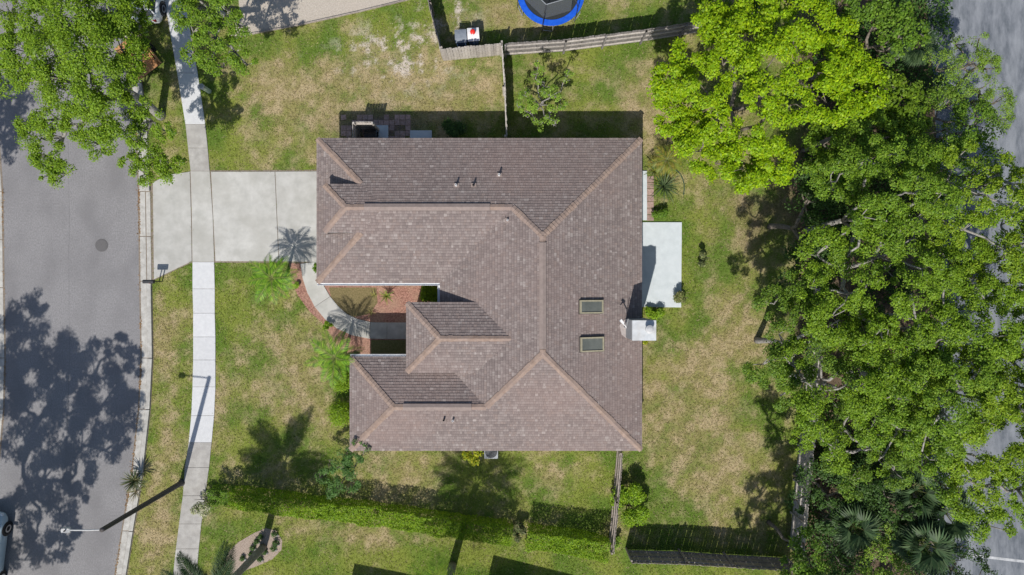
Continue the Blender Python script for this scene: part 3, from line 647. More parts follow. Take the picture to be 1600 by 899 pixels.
# things by the house's north wall: screen, cart, pads, pavers
scr = empty('wooden_screen', (-7.9, 8.8, 0), 0, 'small L-shaped weathered wooden screen round the black cart', 'screen')
for i in range(7): MB().box((-.48 + i * .155, 0, .95 + random.uniform(-.03, .03)), (.14, .025, 1.75)).build('plank', M_fence, scr)
for i in range(6): MB().box((-.57, -.1 - i * .155, .95 + random.uniform(-.03, .03)), (.025, .14, 1.75)).build('plank', M_fence, scr)
for z in (.4, 1.5): MB().box((0, -.04, z), (1.1, .05, .09)).build('rail', M_fence, scr)
for z in (.4, 1.5): MB().box((-.53, -.5, z), (.05, .9, .09)).build('rail', M_fence, scr)
for p in ((-.5, -.07), (.48, -.07), (-.5, -.98)): MB().box((p[0], p[1], .98), (.09, .09, 1.9)).build('post', M_fence, scr)
def cart(loc, rz, body, lid, label, group=None):
    o = empty('wheeled_trash_cart', loc, rz, label, 'trash cart', group)
    MB().box((0, 0, .5), (.5, .56, .86), 0, 1.14).build('body', body, o)
    mb = MB(); n = 6; vs = []
    for i in range(n + 1):
        y = -.36 + .72 * i / n; z = .95 + .07 * math.sin(math.pi * i / n); vs += [(-.32, y, z), (.32, y, z)]
    k = len(vs); vs += [(x, y, .925) for x, y, z in vs]
    fs = [(2 * i, 2 * i + 1, 2 * i + 3, 2 * i + 2) for i in range(n)] + [(k + 2 * i, 2 * i, 2 * i + 2, k + 2 * i + 2) for i in range(n)] + [(2 * i + 1, k + 2 * i + 1, k + 2 * i + 3, 2 * i + 3) for i in range(n)] + [(k, k + 1, 1, 0), (2 * n, 2 * n + 1, k + 2 * n + 1, k + 2 * n)]
    mb.add(vs, fs).build('lid', lid, o)
    for s in (-1, 1): MB().lathe((s * .26 - .03, .30, .13), [(0, 0), (.13, 0), (.13, .06), (0, .06)], 14, 'x').build('wheel', M_tyre, o)
    MB().tube([(-.24, .40, .96), (.24, .40, .96)], .02, 6).build('handle', M_black, o)
    return o
cart((-7.72, 8.22, 0.0), 0, M_black, M_black, 'black trash cart inside the wooden screen by the house')
for (a, b, c, d), lab in (((588, 197, 607, 226), 'square grey concrete pad beside the black cart'), ((641, 205, 675, 226), 'wide grey concrete pad against the garage north wall')):
    o = empty('concrete_pad', V((a + c) / 2, (b + d) / 2), 0, lab, 'pad'); p0 = V(a, b) - o.location; p1 = V(c, d) - o.location
    MB().prism([(p0.x, p0.y), (p1.x, p0.y), (p1.x, p1.y), (p0.x, p1.y)], -.02, .10, .012).build('slab_top', M_patio, o)
pv = empty('paver_patch', V(590, 205), 0); pv['kind'] = 'structure'
pm = MB().prism([(-.14, -.14), (.14, -.14), (.14, .14), (-.14, .14)], 0, .022, .006).mesh('paver', M_paver)
for i in range(13):
    for j in range(5):
        if random.random() < .75: link('paver', pm, pv, (-1.9 + i * .3, .75 - j * .3, .001 + random.uniform(0, .006)), (0, 0, random.uniform(-.04, .04)))
# east side strip: step and pavers
st = tag(MB().prism(P([(985, 268), (1010.5, 268), (1010.5, 345), (985, 345)]), -.02, .09, .01).build('door_step', M_patio), kind='structure')
pv2 = empty('stepping_pavers', V(1016, 310)); pv2['kind'] = 'structure'
for i in range(7): MB().prism([(-.19, -.165), (.19, -.165), (.19, .165), (-.19, .165)], 0, .03, .008).build('paver', M_paver, pv2, loc=(0, 1.05 - i * .36, .002))
for i in range(1): pass

# ------------------------------------------------------------------ fences: every plank, rail and post its own piece
plank_cache = {}
def fence(label, pts, planks_side, m, rails=(.3, .95, 1.55), h=1.83, rail_m=None):
    """pts in ground pixels; planks_side +1: planks stand on the path's left side, rails and posts on its right"""
    A = [V(*p) for p in pts]; o = empty('plank_fence', A[0], 0, label, 'fence', 'plank fences round the yards')
    for a, b in zip(A[:-1], A[1:]):
        d = b - a; L = d.length; rz = math.atan2(d.y, d.x); n = max(1, int(L / .152)); dn = d.normalized(); side = Vector((-dn.y, dn.x, 0)) * planks_side
        key = (m.name, h)
        if key not in plank_cache:
            plank_cache[key] = [MB().add([(-.0745, -.01, 0), (.0745, -.01, 0), (.0745, .01, 0), (-.0745, .01, 0), (-.0745, -.01, hh - .03), (.0745, -.01, hh - .03), (.0745, .01, hh - .03), (-.0745, .01, hh - .03), (-.045, -.01, hh), (.045, -.01, hh), (.045, .01, hh), (-.045, .01, hh)],
                [(3, 2, 1, 0), (0, 1, 5, 4), (1, 2, 6, 5), (2, 3, 7, 6), (3, 0, 4, 7), (4, 5, 9, 8), (5, 6, 10, 9), (6, 7, 11, 10), (7, 4, 8, 11), (8, 9, 10, 11)]).mesh('plank', m) for hh in (h, h - .02, h + .015)]
        for i in range(n):
            p = a + d * ((i + .5) / n) + side * .03 - A[0]
            q = link('plank', random.choice(plank_cache[key]), o, (p.x + random.uniform(-.004, .004), p.y + random.uniform(-.006, .006), .02 + random.uniform(0, .02)), (random.uniform(-.012, .012), random.uniform(-.01, .01), rz + random.uniform(-.02, .02)))
        for z in rails:
            c = (a + b) / 2 - A[0] - side * .005
            MB().box((0, 0, 0), (L, .06, .10)).build('rail', rail_m or m, o, loc=(c.x, c.y, z), rot=(0, 0, rz))
        k = max(1, round(L / 2.4))
        for i in range(k + 1):
            p = a + d * (i / k) - side * .075 - A[0]
            MB().box((0, 0, .92), (.09, .09, 1.84)).build('post', m, o, loc=(p.x, p.y, 0), rot=(0, 0, rz))
    return o
fence('pale plank fence panel facing the lawn below the two trash carts', [(693, 95), (785, 86)], -1, M_fence)
fence('thin plank fence running from trash-cart corner down to the house roof', [(785, 88), (789, 150), (792, 224)], 1, M_fence)
fence('long fence with exposed rails and posts below the trampoline', [(790, 88), (880, 82), (1000, 67), (1120, 48), (1200, 36)], 1, M_fence3, rail_m=M_fence)
fence('plank fence running off the picture beside gravel yard', [(693, 93), (676, 25), (666, -30)], 1, M_fence2)
fence('brown fence leaving house corner toward the short hedge', [(964, 698), (958, 770), (951, 846)], 1, M_fence2)
fence('shaded fence along the foot of the back lawn', [(978, 859), (1060, 861), (1130, 866), (1225, 871)], -1, M_fence2)
fence('fence under the trees between back lawn and pavement', [(1262, 520), (1254, 640), (1242, 750), (1233, 852)], 1, M_fence)
# ------------------------------------------------------------------ trampoline, carts, ball
tc = V(861, -12, 0.0); tr = empty('trampoline', V(861, -12, 0.8) * Vector((1, 1, 0)).x if False else (V(861, -12, .8).x, V(861, -12, .8).y, 0), 0, 'round trampoline with blue pad and black netting', 'trampoline')
RT = 1.86
MB().lathe((0, 0, .8), [(RT - .34, .0), (RT - .32, .035), (RT - .02, .035), (RT, .0), (RT - .02, -.035), (RT - .32, -.03), (RT - .34, 0)], 64, caps=False).build('pad', M_blue, tr)
m = MB(); m.add([(math.cos(2 * math.pi * i / 48) * (RT - .3), math.sin(2 * math.pi * i / 48) * (RT - .3), .79) for i in range(48)], [tuple(range(48))]); m.build('jump_mat', M_mat_black, tr)
for i in range(6):
    t = R(-108 + i * 60 + 4); c, s = math.cos(t), math.sin(t)
    MB().tube([(c * (RT + .03), s * (RT + .03), 0), (c * (RT + .03), s * (RT + .03), 1.9), (c * (RT - .12), s * (RT - .12), 2.35), (c * (RT - .42), s * (RT - .42), 2.5)], .024, 8).build('net_pole', M_dark, tr)
    MB().tube([(c * RT, s * RT, .75), (c * RT, s * RT, .04), (math.cos(t + .3) * RT, math.sin(t + .3) * RT, .04), (math.cos(t + .3) * RT, math.sin(t + .3) * RT, .75)], .025, 8).build('leg', M_grey, tr)
rt = RT - .42
MB().tube([(rt * math.cos(R(-104 + i * 60)), rt * math.sin(R(-104 + i * 60)), 2.5) for i in range(7)], .022, 6).build('top_ring', M_grey, tr)
m = MB(); n = 6
for z, r in ((.84, RT - .36), (2.48, rt)): m.v += [(r * math.cos(R(-104 + i * 60)), r * math.sin(R(-104 + i * 60)), z) for i in range(n)]
m.f += [(i, (i + 1) % n, n + (i + 1) % n, n + i) for i in range(n)]; m.build('safety_net', M_net, tr)
cart(tuple(V(722, 67, 0)), R(4), M_bin_blue, M_bin_grey, 'trash cart with grey lid behind the pale fence panel')
wc = cart(tuple(V(741, 64.5, 0)), R(4), M_bin_blue, M_white, 'trash cart with white lid behind the pale fence panel')
bl = empty('red_bucket', tuple(V(740.5, 63, 0) + Vector((0, 0, 1.02))), 0, 'small round red bucket on the white cart lid', 'bucket')
MB().lathe((0, 0, 0), [(.10, 0), (.135, .1), (.14, .22), (.12, .26), (.05, .28), (0, .28)], 18).build('drum', M_red, bl, True)
MB().box((.0, -.13, .2), (.07, .12, .06)).build('spout', M_white, bl)

# ------------------------------------------------------------------ street lamp, mailbox, pedestal, hose, AC
sl = empty('street_lamp', V(284, 755), 0, 'tall dark street lamp pole leaning over the kerb with white arm', 'street lamp')
MB().lathe((0, 0, 0), [(.2, 0), (.2, .05), (.16, .08), (.15, .3), (.13, 3), (.105, 7.3), (.105, 7.42), (0, 7.44)], 14).build('pole', M_pole, sl, True)
MB().tube([(.0, 0, 7.36), (-.5, 0.005, 7.44), (-1.2, 0.02, 7.48), (-1.45, .03, 7.48)], .034, 8).build('arm', M_grey2, sl)
hd = MB().add([(x * .62 - .52, y * .8, z) for x, y, z in [(-1.35, -.08, 7.44), (-1.35, .14, 7.44), (-1.5, .19, 7.43), (-1.95, .18, 7.43), (-2.02, .03, 7.43), (-1.95, -.12, 7.43), (-1.5, -.13, 7.43), (-1.37, -.05, 7.52), (-1.37, .11, 7.52), (-1.52, .15, 7.58), (-1.92, .14, 7.58), (-1.98, .03, 7.56), (-1.92, -.08, 7.58), (-1.52, -.09, 7.58)]],
    [(6, 5, 4, 3, 2, 1, 0), (7, 8, 9, 10, 11, 12, 13)] + [(i, (i + 1) % 7, 7 + (i + 1) % 7, 7 + i) for i in range(7)]).build('lamp_head', M_grey2, sl)
MB().lathe((-1.54, .03, 7.58), [(.035, 0), (.035, .08), (0, .08)], 10).build('photocell', M_dark, hd)
mbx = empty('mailbox', V(249, 441), 0, 'black kerbside mailbox on twin posts by the driveway apron', 'mailbox')
m = MB(); prof = [(-.1, 1.0), (-.1, 1.12), (-.085, 1.17), (-.045, 1.205), (0, 1.215), (.045, 1.205), (.085, 1.17), (.1, 1.12), (.1, 1.0)]; n = len(prof)
for x in (-.30, .28): m.v += [(x, y, z) for y, z in prof]
m.f += [(i, (i + 1) % n, n + (i + 1) % n, n + i) for i in range(n)] + [tuple(range(n)), tuple(range(2 * n - 1, n - 1, -1))]; m.build('box', M_dark, mbx)
for x in (-.02, .15): MB().box((x, 0, .5), (.05, .05, 1.0)).build('post', M_dark, mbx)
MB().box((.0, 0, .985), (.5, .1, .03)).build('shelf', M_dark, mbx)
MB().box((.1, -.11, 1.18), (.03, .012, .16)).build('flag', M_red, mbx)
ped = empty('utility_pedestal', V(327, 143.5), 0, 'pale green utility pedestal post beside the bright sidewalk', 'pedestal')
MB().lathe((0, 0, 0), [(.13, 0), (.13, .85), (.12, .87)], 12).build('post', M_green_box, ped); MB().lathe((0, 0, 0), [(.15, .8), (.15, .98), (.11, 1.02), (0, 1.03)], 12).build('cap', M_grey, ped)
hp = [V(1049 + dx, 263 + dy, .02) for dx, dy in ((0, 0), (8, 4), (14, 10), (18, 18), (20, 26), (20, 34), (19, 42))]
tag(MB().tube(hp, .03, 6).build('garden_hose', M_hose), 'dark green garden hose curving on the back lawn', 'hose')
ac = empty('air_conditioner', V(768, 706), 0, 'grey air conditioner unit at the foot of rear wall', 'air conditioner')
ac.location = V(768, 702, 0)
MB().box((0, 0, .36), (.74, .74, .72)).build('cabinet', M_grey, ac); MB().lathe((0, 0, .72), [(.33, 0), (.33, .03), (.29, .03), (.29, .01), (0, .01)], 24).build('fan_grille', M_dark, ac)
for i in range(5): MB().lathe((0, 0, .74), [(.05 + i * .055, 0), (.06 + i * .055, 0), (.06 + i * .055, .012), (.05 + i * .055, .012), (.05 + i * .055, 0)], 24, caps=False).build('grille_ring', M_grey, ac)
# timber trailer under the oak
tl = empty('timber_trailer', V(222, 92), R(-52), 'orange timber trailer bed with raised side boards under the oak', 'trailer')
for i in range(9): MB().box((0, -.72 + i * .15, .42), (2.2, .142, .035)).build('plank', M_wood, tl)
for y in (.66, .78): MB().box((0, y, .62), (2.3, .045, .36)).build('side_board', M_wood, tl)
for x in (-1, 0, 1): MB().box((x, .72, .6), (.07, .06, .5)).build('stake', M_wood, tl)
for y in (-.86, .86): MB().lathe((0, y - .08, .27), [(0, 0), (.27, 0), (.27, .16), (0, .16)], 18, 'y').build('wheel', M_tyre, tl)
MB().box((0, 0, .33), (2.1, 1.2, .1)).build('chassis', M_dark, tl)

# ------------------------------------------------------------------ cars
def car(loc, rz, paint, label):
    """nose towards +y"""
    o = empty('parked_car', loc, rz, label, 'car')
    st = [(-2.25, .62, .42, .72), (-2.2, .80, .30, .86), (-2.0, .89, .24, .95), (-1.5, .92, .22, .97), (-.6, .92, .22, .96), (.4, .92, .22, .95), (1.1, .91, .22, .93), (1.6, .90, .24, .88), (2.0, .85, .27, .80), (2.2, .74, .32, .70), (2.27, .58, .38, .62)]
    mb = MB(); n = 14
    for y, w, z0, z1 in st:
        zm = (z0 + z1) / 2
        mb.v += [(-w * .9, y, z0), (-w, y, z0 + .08), (-w, y, zm), (-w * .985, y, z1 - .14), (-w * .93, y, z1 - .04), (-w * .7, y, z1 + .01), (-w * .3, y, z1 + .03), (w * .3, y, z1 + .03), (w * .7, y, z1 + .01), (w * .93, y, z1 - .04), (w * .985, y, z1 - .14), (w, y, zm), (w, y, z0 + .08), (w * .9, y, z0)]
    for i in range(len(st) - 1):
        for j in range(n): q = i * n; mb.f.append((q + j, q + n + j, q + n + (j + 1) % n, q + (j + 1) % n))
    mb.f += [tuple(range(n)), tuple((len(st) - 1) * n + j for j in range(n - 1, -1, -1))]
    body = mb.build('body', paint, o, True)
    gh = [(-2.12, .72, .72, .92), (-1.75, .80, .64, 1.42), (-1.5, .82, .64, 1.50), (-.4, .83, .65, 1.53), (.25, .83, .64, 1.47), (1.15, .78, .74, .93)]
    mb = MB()
    for y, wb, wt, zt in gh: mb.v += [(-wb, y, .90), (-wt, y, zt - .04), (-wt * .8, y, zt), (wt * .8, y, zt), (wt, y, zt - .04), (wb, y, .90)]
    for i in range(len(gh) - 1):
        for j in range(5): q = i * 6; mb.f.append((q + j, q + 6 + j, q + 7 + j, q + 1 + j))
    mb.f += [(0, 1, 2, 3, 4, 5), (35, 34, 33, 32, 31, 30)]
    mb.build('glasshouse', M_glass, o, False)
    mb = MB(); rs = [(-1.86, .63, 1.30), (-1.72, .65, 1.455), (-1.5, .655, 1.52), (-.4, .665, 1.55), (.15, .655, 1.51), (.32, .64, 1.45)]
    for y, w, z in rs: mb.v += [(-w, y, z - .05), (-w * .8, y, z), (0, y, z + .015), (w * .8, y, z), (w, y, z - .05)]
    for i in range(len(rs) - 1):
        for j in range(4): q = i * 5; mb.f.append((q + j, q + 5 + j, q + 6 + j, q + 1 + j))
    mb.build('roof_panel', paint, o, True)
    for s in (-1, 1):
        for a, b in (((s * .80, -1.95, .95), (s * .65, -1.7, 1.42)), ((s * .825, -.3, .92), (s * .655, -.35, 1.48)), ((s * .77, 1.1, .93), (s * .64, .3, 1.44))): MB().tube([a, b], .035, 6).build('pillar_trim', paint, o)
        MB().box((s * .99, .75, 1.0), (.2, .1, .13)).build('mirror', paint, o)
        MB().box((s * .66, -2.185, .74), (.26, .12, .16), s * -.3).build('tail_light', M_tail, o); MB().box((s * .62, 2.17, .62), (.3, .14, .12), s * .35).build('headlight', M_gutter, o)
        for y in (-1.38, 1.36):
            w = MB().lathe((s * .83, y, .33), [(0, -.11), (.25, -.11), (.33, -.09), (.335, .0), (.33, .09), (.25, .11), (0, .11)], 22, 'x').build('wheel', M_tyre, o)
            MB().lathe((s * .90, y, .33), [(0, -.06), (.2, -.06), (.21, .05), (.06, .03), (0, .03)], 16, 'x').build('rim', M_rim, w)
            MB().lathe((s * .84, y, .36), [(0, -.095), (.40, -.095), (.40, .088), (0, .088)], 22, 'x').build('wheel_arch', M_black, o)
    MB().box((0, -2.26, .52), (.52, .03, .13)).build('number_plate', M_white, o)
    return o
cp = V(-8, 799, .6); cr = R(180 - 8); dirv = Vector((math.sin(R(8)) * -1, -math.cos(R(8)), 0))
car((cp.x - .55, cp.y - 2.3, 0.006), R(-7), M_car, 'silver-blue car parked against far kerb, its tail corner in view')
car(tuple(V(237, -22, 0)), R(-4), M_car_w, 'white car parked at the top edge beneath the oak')

# ------------------------------------------------------------------ foliage helpers
def leaves(pos, nrm, size, aspect, fold=0.25):
    N = len(pos); rnd = rng.normal(size=(N, 3)); nrm = nrm / (np.linalg.norm(nrm, axis=1, keepdims=True) + 1e-9)
    t = rnd - nrm * (rnd * nrm).sum(1, keepdims=True); t /= (np.linalg.norm(t, axis=1, keepdims=True) + 1e-9); b = np.cross(nrm, t)
    L = size[:, None]; W = L * aspect
    v = np.stack([pos - t * L * .5, pos + b * W * .5 - t * L * .05 + nrm * W * fold, pos + t * L * .5 - nrm * L * .12, pos - b * W * .5 - t * L * .05 + nrm * W * fold], 1)
    return v.reshape(-1, 3)
def clump(c, r, n, flat=0.7, up=0.9, shell=0.45):
    d = rng.normal(size=(n, 3)); d /= np.linalg.norm(d, axis=1, keepdims=True)
    d[:, 2] = np.where((d[:, 2] < -.2) & (rng.random(n) < .75), -d[:, 2], d[:, 2])
    rad = (shell + (1 - shell) * rng.random(n)) ** .7
    rr = np.array([r, r, r * flat]); pos = np.array(c) + d * rad[:, None] * rr * (1 + .18 * rng.normal(size=(n, 1)))
    nrm = d * .55 + np.array([0, 0, up]) + rng.normal(size=(n, 3)) * .42
    return pos, nrm
def leaf_cols(n, pal, var=.18):
    pal = np.array(pal); i = rng.integers(0, len(pal), n); f = rng.random((n, 1)); j = rng.integers(0, len(pal), n)
    return (pal[i] * f + pal[j] * (1 - f)) * (1 + var * rng.normal(size=(n, 1))).clip(.45, 1.6)
OAK = [(0.184, 0.322, 0.02), (0.23, 0.377, 0.023), (0.281, 0.414, 0.028), (0.134, 0.253, 0.02)]
OAK4 = [(.135, .25, .026), (.17, .29, .03), (.22, .33, .032), (.095, .19, .024)]
OAK2 = [(0.166, 0.304, 0.024), (0.207, 0.35, 0.028), (0.258, 0.386, 0.031), (0.124, 0.239, 0.023)]
OAK3 = [(0.21, 0.343, 0.019), (0.265, 0.399, 0.023), (0.317, 0.432, 0.028), (0.154, 0.273, 0.019)]
LIME = [(0.262, 0.44, 0.009), (0.321, 0.493, 0.009), (0.389, 0.528, 0.009), (0.211, 0.387, 0.009)]
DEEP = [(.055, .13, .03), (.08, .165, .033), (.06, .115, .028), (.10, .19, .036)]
MID = [(0.123, 0.246, 0.024), (0.168, 0.302, 0.028), (0.101, 0.202, 0.022), (0.202, 0.336, 0.03)]
FINE = [(0.22, 0.374, 0.045), (0.27, 0.424, 0.05), (0.176, 0.308, 0.045), (0.308, 0.451, 0.05)]
HEDGE = [(.21, .37, .016), (.26, .42, .018), (.16, .30, .016), (.31, .45, .022)]
YEL = [(.42, .45, .02), (.34, .42, .02), (.50, .48, .03), (.2, .3, .02)]
def auto_lobes(px, py, z, Rm, n, seed, dome=1.6, rmin=.75, rmax=1.25, ex=1.0, ey=1.0, sep=.74):
    rs = random.Random(seed); c = V(px, py, z); out = []; tries = 0
    while len(out) < n and tries < 4000:
        tries += 1; a = rs.uniform(0, 2 * math.pi); d = math.sqrt(rs.random()); x = c.x + d * Rm * ex * math.cos(a); y = c.y + d * Rm * ey * math.sin(a)
        r = rs.uniform(rmin, rmax)
        zz = z + dome * (1 - d * d) - dome * .4 + rs.uniform(-.7, .5)
        if all((x - o[0]) ** 2 + (y - o[1]) ** 2 > (sep * (r + o[3])) ** 2 for o in out): out.append((x, y, zz, r))
    return out
def px_lobes(lst): return [(*V(px, py, z), r) for px, py, z, r in lst]
def tree(name, label, base, lobes, pal, leaf=.14, aspect=.55, per=900, sub=9, bark=None, trunk_r=.22, cat='tree', group=None, mat_=None, twigs=3, subr=.46, fork=None, flat=.7):
    bark = bark or M_bark; b = Vector((base[0], base[1], 0)); o = empty(name, b, 0, label, cat, group)
    cz = sum(l[2] for l in lobes) / len(lobes); top = Vector((sum(l[0] for l in lobes) / len(lobes), sum(l[1] for l in lobes) / len(lobes), cz))
    if fork is None: fork = b.lerp(Vector((top.x, top.y, cz * .5)), .6); fork.z = cz * .42
    fork = Vector(fork); tw = MB()
    tw.tube([Vector((0, 0, -.1)), Vector((0, 0, .3)), (fork - b) * .5 + Vector((.08, .05, 0)), fork - b], [trunk_r * 1.35, trunk_r, trunk_r * .85, trunk_r * .72], 9)
    tw.build('trunk', bark, o, True)
    P_, N_ = [], []
    nodes = [fork]; par = [-1]; plen = [0.0]; todo = sorted(lobes, key=lambda l: (Vector(l[:3]) - fork).length); own = []
    for l in todo:                                  # each lobe hangs on the nearest branch already there
        c = Vector(l[:3]) + Vector((0, 0, -.25 * l[3])); best = min(range(len(nodes)), key=lambda i: (nodes[i] - c).length + .45 * plen[i])
        d = c - nodes[best]
        if d.length > 1.2:
            mid = nodes[best] + d * .5 + Vector((random.gauss(0, .14), random.gauss(0, .14), random.uniform(.0, .3))) * d.length * .6
            nodes.append(mid); par.append(best); plen.append(plen[best] + d.length * .5); best = len(nodes) - 1
        nodes.append(c); par.append(best); plen.append(plen[best] + (c - nodes[best]).length); own.append(len(nodes) - 1)
    cnt = [1.0] * len(nodes)
    for i in range(len(nodes) - 1, 0, -1): cnt[par[i]] += cnt[i] * .8
    rad = lambda i: min(trunk_r * .62, .018 + trunk_r * .62 * math.sqrt(cnt[i] / cnt[0]))
    for i in range(1, len(nodes)):
        lm = MB(); A = nodes[par[i]]; B = nodes[i]; d = B - A; ra = rad(i) * 1.1; rb = rad(i) * .85
        w1 = A + d * .35 + Vector((random.gauss(0, .07), random.gauss(0, .07), random.gauss(0, .05))) * d.length; w2 = A + d * .7 + Vector((random.gauss(0, .07), random.gauss(0, .07), random.gauss(0, .05))) * d.length
        lm.tube([A - b, w1 - b, w2 - b, B - b], [ra, ra * .95, rb * 1.03, rb], 6)
        if i in own:
            (x, y, z, r) = todo[own.index(i)]; c = Vector((x, y, z)); ns = max(3, int(sub * (.6 + .4 * r)))
            for k in range(ns):
                d = Vector((random.gauss(0, 1), random.gauss(0, 1), random.uniform(-.1, 1.0))).normalized()
                cc = c + Vector((d.x * r * .8, d.y * r * .8, d.z * r * .6)); sr = r * subr * random.uniform(.65, 1.2)
                p, n = clump(cc, sr, max(8, int(per * r * r / ns * random.uniform(.7, 1.3))), flat); P_.append(p); N_.append(n)
                if k < twigs:
                    tip = cc + d * sr * random.uniform(.2, .9) + Vector((0, 0, random.uniform(-.1, .25)))
                    m1 = (B + cc) / 2 + Vector((random.uniform(-.2, .2), random.uniform(-.2, .2), .1)); lm.tube([B - b, m1 - b, cc - b + Vector((random.uniform(-.1, .1), random.uniform(-.1, .1), .05)), tip - b], [rb * .75, rb * .5 + .004, .012, .006], 4)
        lm.build('limb', bark, o, True)
    p = np.concatenate(P_); n = np.concatenate(N_); p = p - np.array(b)
    p[:, 2] = np.maximum(p[:, 2], .06)
    sz = leaf * rng.uniform(.65, 1.3, len(p))
    link('crown', np_mesh('crown', leaves(p, n, sz, aspect), 4, mat_ or M_leaf, leaf_cols(len(p), pal)), o)
    return o
def bush(name, label, px, py, r, h, pal, n, leaf=.09, aspect=.5, group=None, round_=False, cat='shrub', sq=1.0, rz=0.0):
    b = V(px, py); o = empty(name, b, rz, label, cat, group)
    st = MB()
    for i in range(5): a = i * 1.3; st.tube([(0, 0, 0), (math.cos(a) * r * .3, math.sin(a) * r * .3, h * .4), (math.cos(a) * r * .6, math.sin(a) * r * .6, h * .75)], [.03, .02, .01], 5)
    st.build('stem', M_bark2, o)
    if round_: P_, N_ = clump((0, 0, h * .5), r, n, h * .5 / r, .5, .6)
    else:
        A, B = [], []
        for k in range(max(5, int(9 * r))):
            a = random.uniform(0, 6.28); d = math.sqrt(random.random()) * r * .75; q = r * random.uniform(.28, .5)
            p, m_ = clump((d * math.cos(a), d * math.sin(a) * sq, max(q * .5, h * random.uniform(.45, .95) * (1 - .35 * (d / r) ** 2))), q, n // max(5, int(9 * r)), .8); A.append(p); B.append(m_)
        P_ = np.concatenate(A); N_ = np.concatenate(B)
    P_[:, 2] = np.maximum(P_[:, 2], .04)
    link('foliage', np_mesh('foliage', leaves(P_, N_, leaf * rng.uniform(.65, 1.3, len(P_)), aspect), 4, M_leaf, leaf_cols(len(P_), pal)), o)
    return o
def hedge(label, pts, w, h, pal, dens=900, leaf=.085):
    A = [V(*p) for p in pts]; o = empty('clipped_hedge', A[0], 0, label, 'hedge'); P_, N_ = [], []; st = MB()
    for a, b in zip(A[:-1], A[1:]):
        d = b - a; L = d.length; n = int(dens * L * (w + h)); u = rng.random(n); s = rng.uniform(-1, 1, n); t = rng.random(n)
        ft = rng.random(n); top = ft < w / (w + 1.2 * h)
        off_ = np.where(top, s, np.sign(s) * (1 - .18 * rng.random(n))) * w / 2; z = np.where(top, h - .16 * rng.random(n) ** 1.5, h * t)
        dn = d.normalized(); sd_ = Vector((-dn.y, dn.x, 0)); base = np.array(a - A[0])[None] + u[:, None] * np.array(d)[None]
        wob = (fbm(base[:, 0] + a.x, base[:, 1] + a.y + off_, .9, 5, 3) - .5)
        hol = fbm(base[:, 0] + a.x, base[:, 1] + a.y + off_, .5, 27, 2); z = z * (1 + .42 * wob * np.where(top, 1, .4)) - np.where(top, .25 * sstep(.56, .74, hol), 0); off_ = off_ * (1 + .6 * (fbm(base[:, 0] * 1.0, z, .7, 15, 2) - .5))
        p = base + off_[:, None] * np.array(sd_)[None]; p[:, 2] = np.maximum(z, .05)
        nr = np.where(top[:, None], np.array([0, 0, 1.0])[None], np.sign(off_)[:, None] * np.array(sd_)[None] * .8 + np.array([0, 0, .45])[None]) + rng.normal(size=(n, 3)) * .4
        P_.append(p); N_.append(nr)
        for i in range(int(L / .5)):
            q = a + d * ((i + .5) / int(L / .5)) - A[0]; st.tube([(q.x, q.y, 0), (q.x + random.uniform(-.1, .1), q.y + random.uniform(-.1, .1), h * .8)], [.03, .012], 5)
    st.build('stem', M_bark2, o); p = np.concatenate(P_); n = np.concatenate(N_)
    link('foliage', np_mesh('foliage', leaves(p, n, leaf * rng.uniform(.65, 1.3, len(p)), .55), 4, M_leaf, leaf_cols(len(p), pal)), o)
    return o

def frond_mesh(L, n, wl, droop, pal, vee=.5, fwd=.75, plume=False):
    """feather frond along +x from the origin, arching"""
    cs_, vs = [], []
    def rp(t): return np.array([L * (t - .12 * t * t * droop), 0, L * (.28 * t - .55 * droop * t * t)])
    for i in range(n):
        t = .1 + .9 * i / (n - 1); p = rp(t); d = rp(min(t + .02, 1.02)) - rp(t - .02); d /= np.linalg.norm(d)
        ll = wl * (math.sin(math.pi * min(1, .18 + .82 * t) ** .9) * .85 + .25) * random.uniform(.85, 1.12)
        for s in ((0.15, 1, 1.85, 2.7, 3.5, 4.3, 5.2, 6.0) if plume else (-1, 1)):
            dr = d * fwd + (np.array([0, math.cos(s + i * .4), math.sin(s + i * .4)]) if plume else np.array([0, s, 0]) * 1.0 + np.array([0, 0, vee * .5])); dr /= np.linalg.norm(dr); e = p + dr * ll; e[2] -= ll * .35 * random.uniform(.6, 1.3)
            m_ = p + dr * ll * .5; w = d * ((.011 + .012 * ll) if plume else (.019 + .018 * ll)); vs += [p - w * .5, m_ - w, e, m_ + w]; cs_.append(np.array(random.choice(pal)) * random.uniform(.75, 1.25))
    for i in range(8):
        a = rp(i / 8); b = rp((i + 1) / 8); w = np.array([0, .022 * (1 - i / 9), 0]); vs += [a - w, b - w, b + w, a + w]; cs_.append(np.array([.22, .25, .08]))
    return np_mesh('frond', np.array(vs), 4, M_frond, np.array(cs_))
PALM2 = [(.13, .29, .022), (.19, .37, .028), (.085, .20, .02), (.26, .42, .035)]
PALM = [(0.168, 0.336, 0.024), (0.221, 0.399, 0.03), (0.126, 0.263, 0.022), (0.284, 0.43, 0.035)]
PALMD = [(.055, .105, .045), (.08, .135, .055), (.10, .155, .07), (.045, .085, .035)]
PALMY = [(.30, .29, .04), (.24, .28, .04), (.18, .24, .04), (.34, .28, .06)]
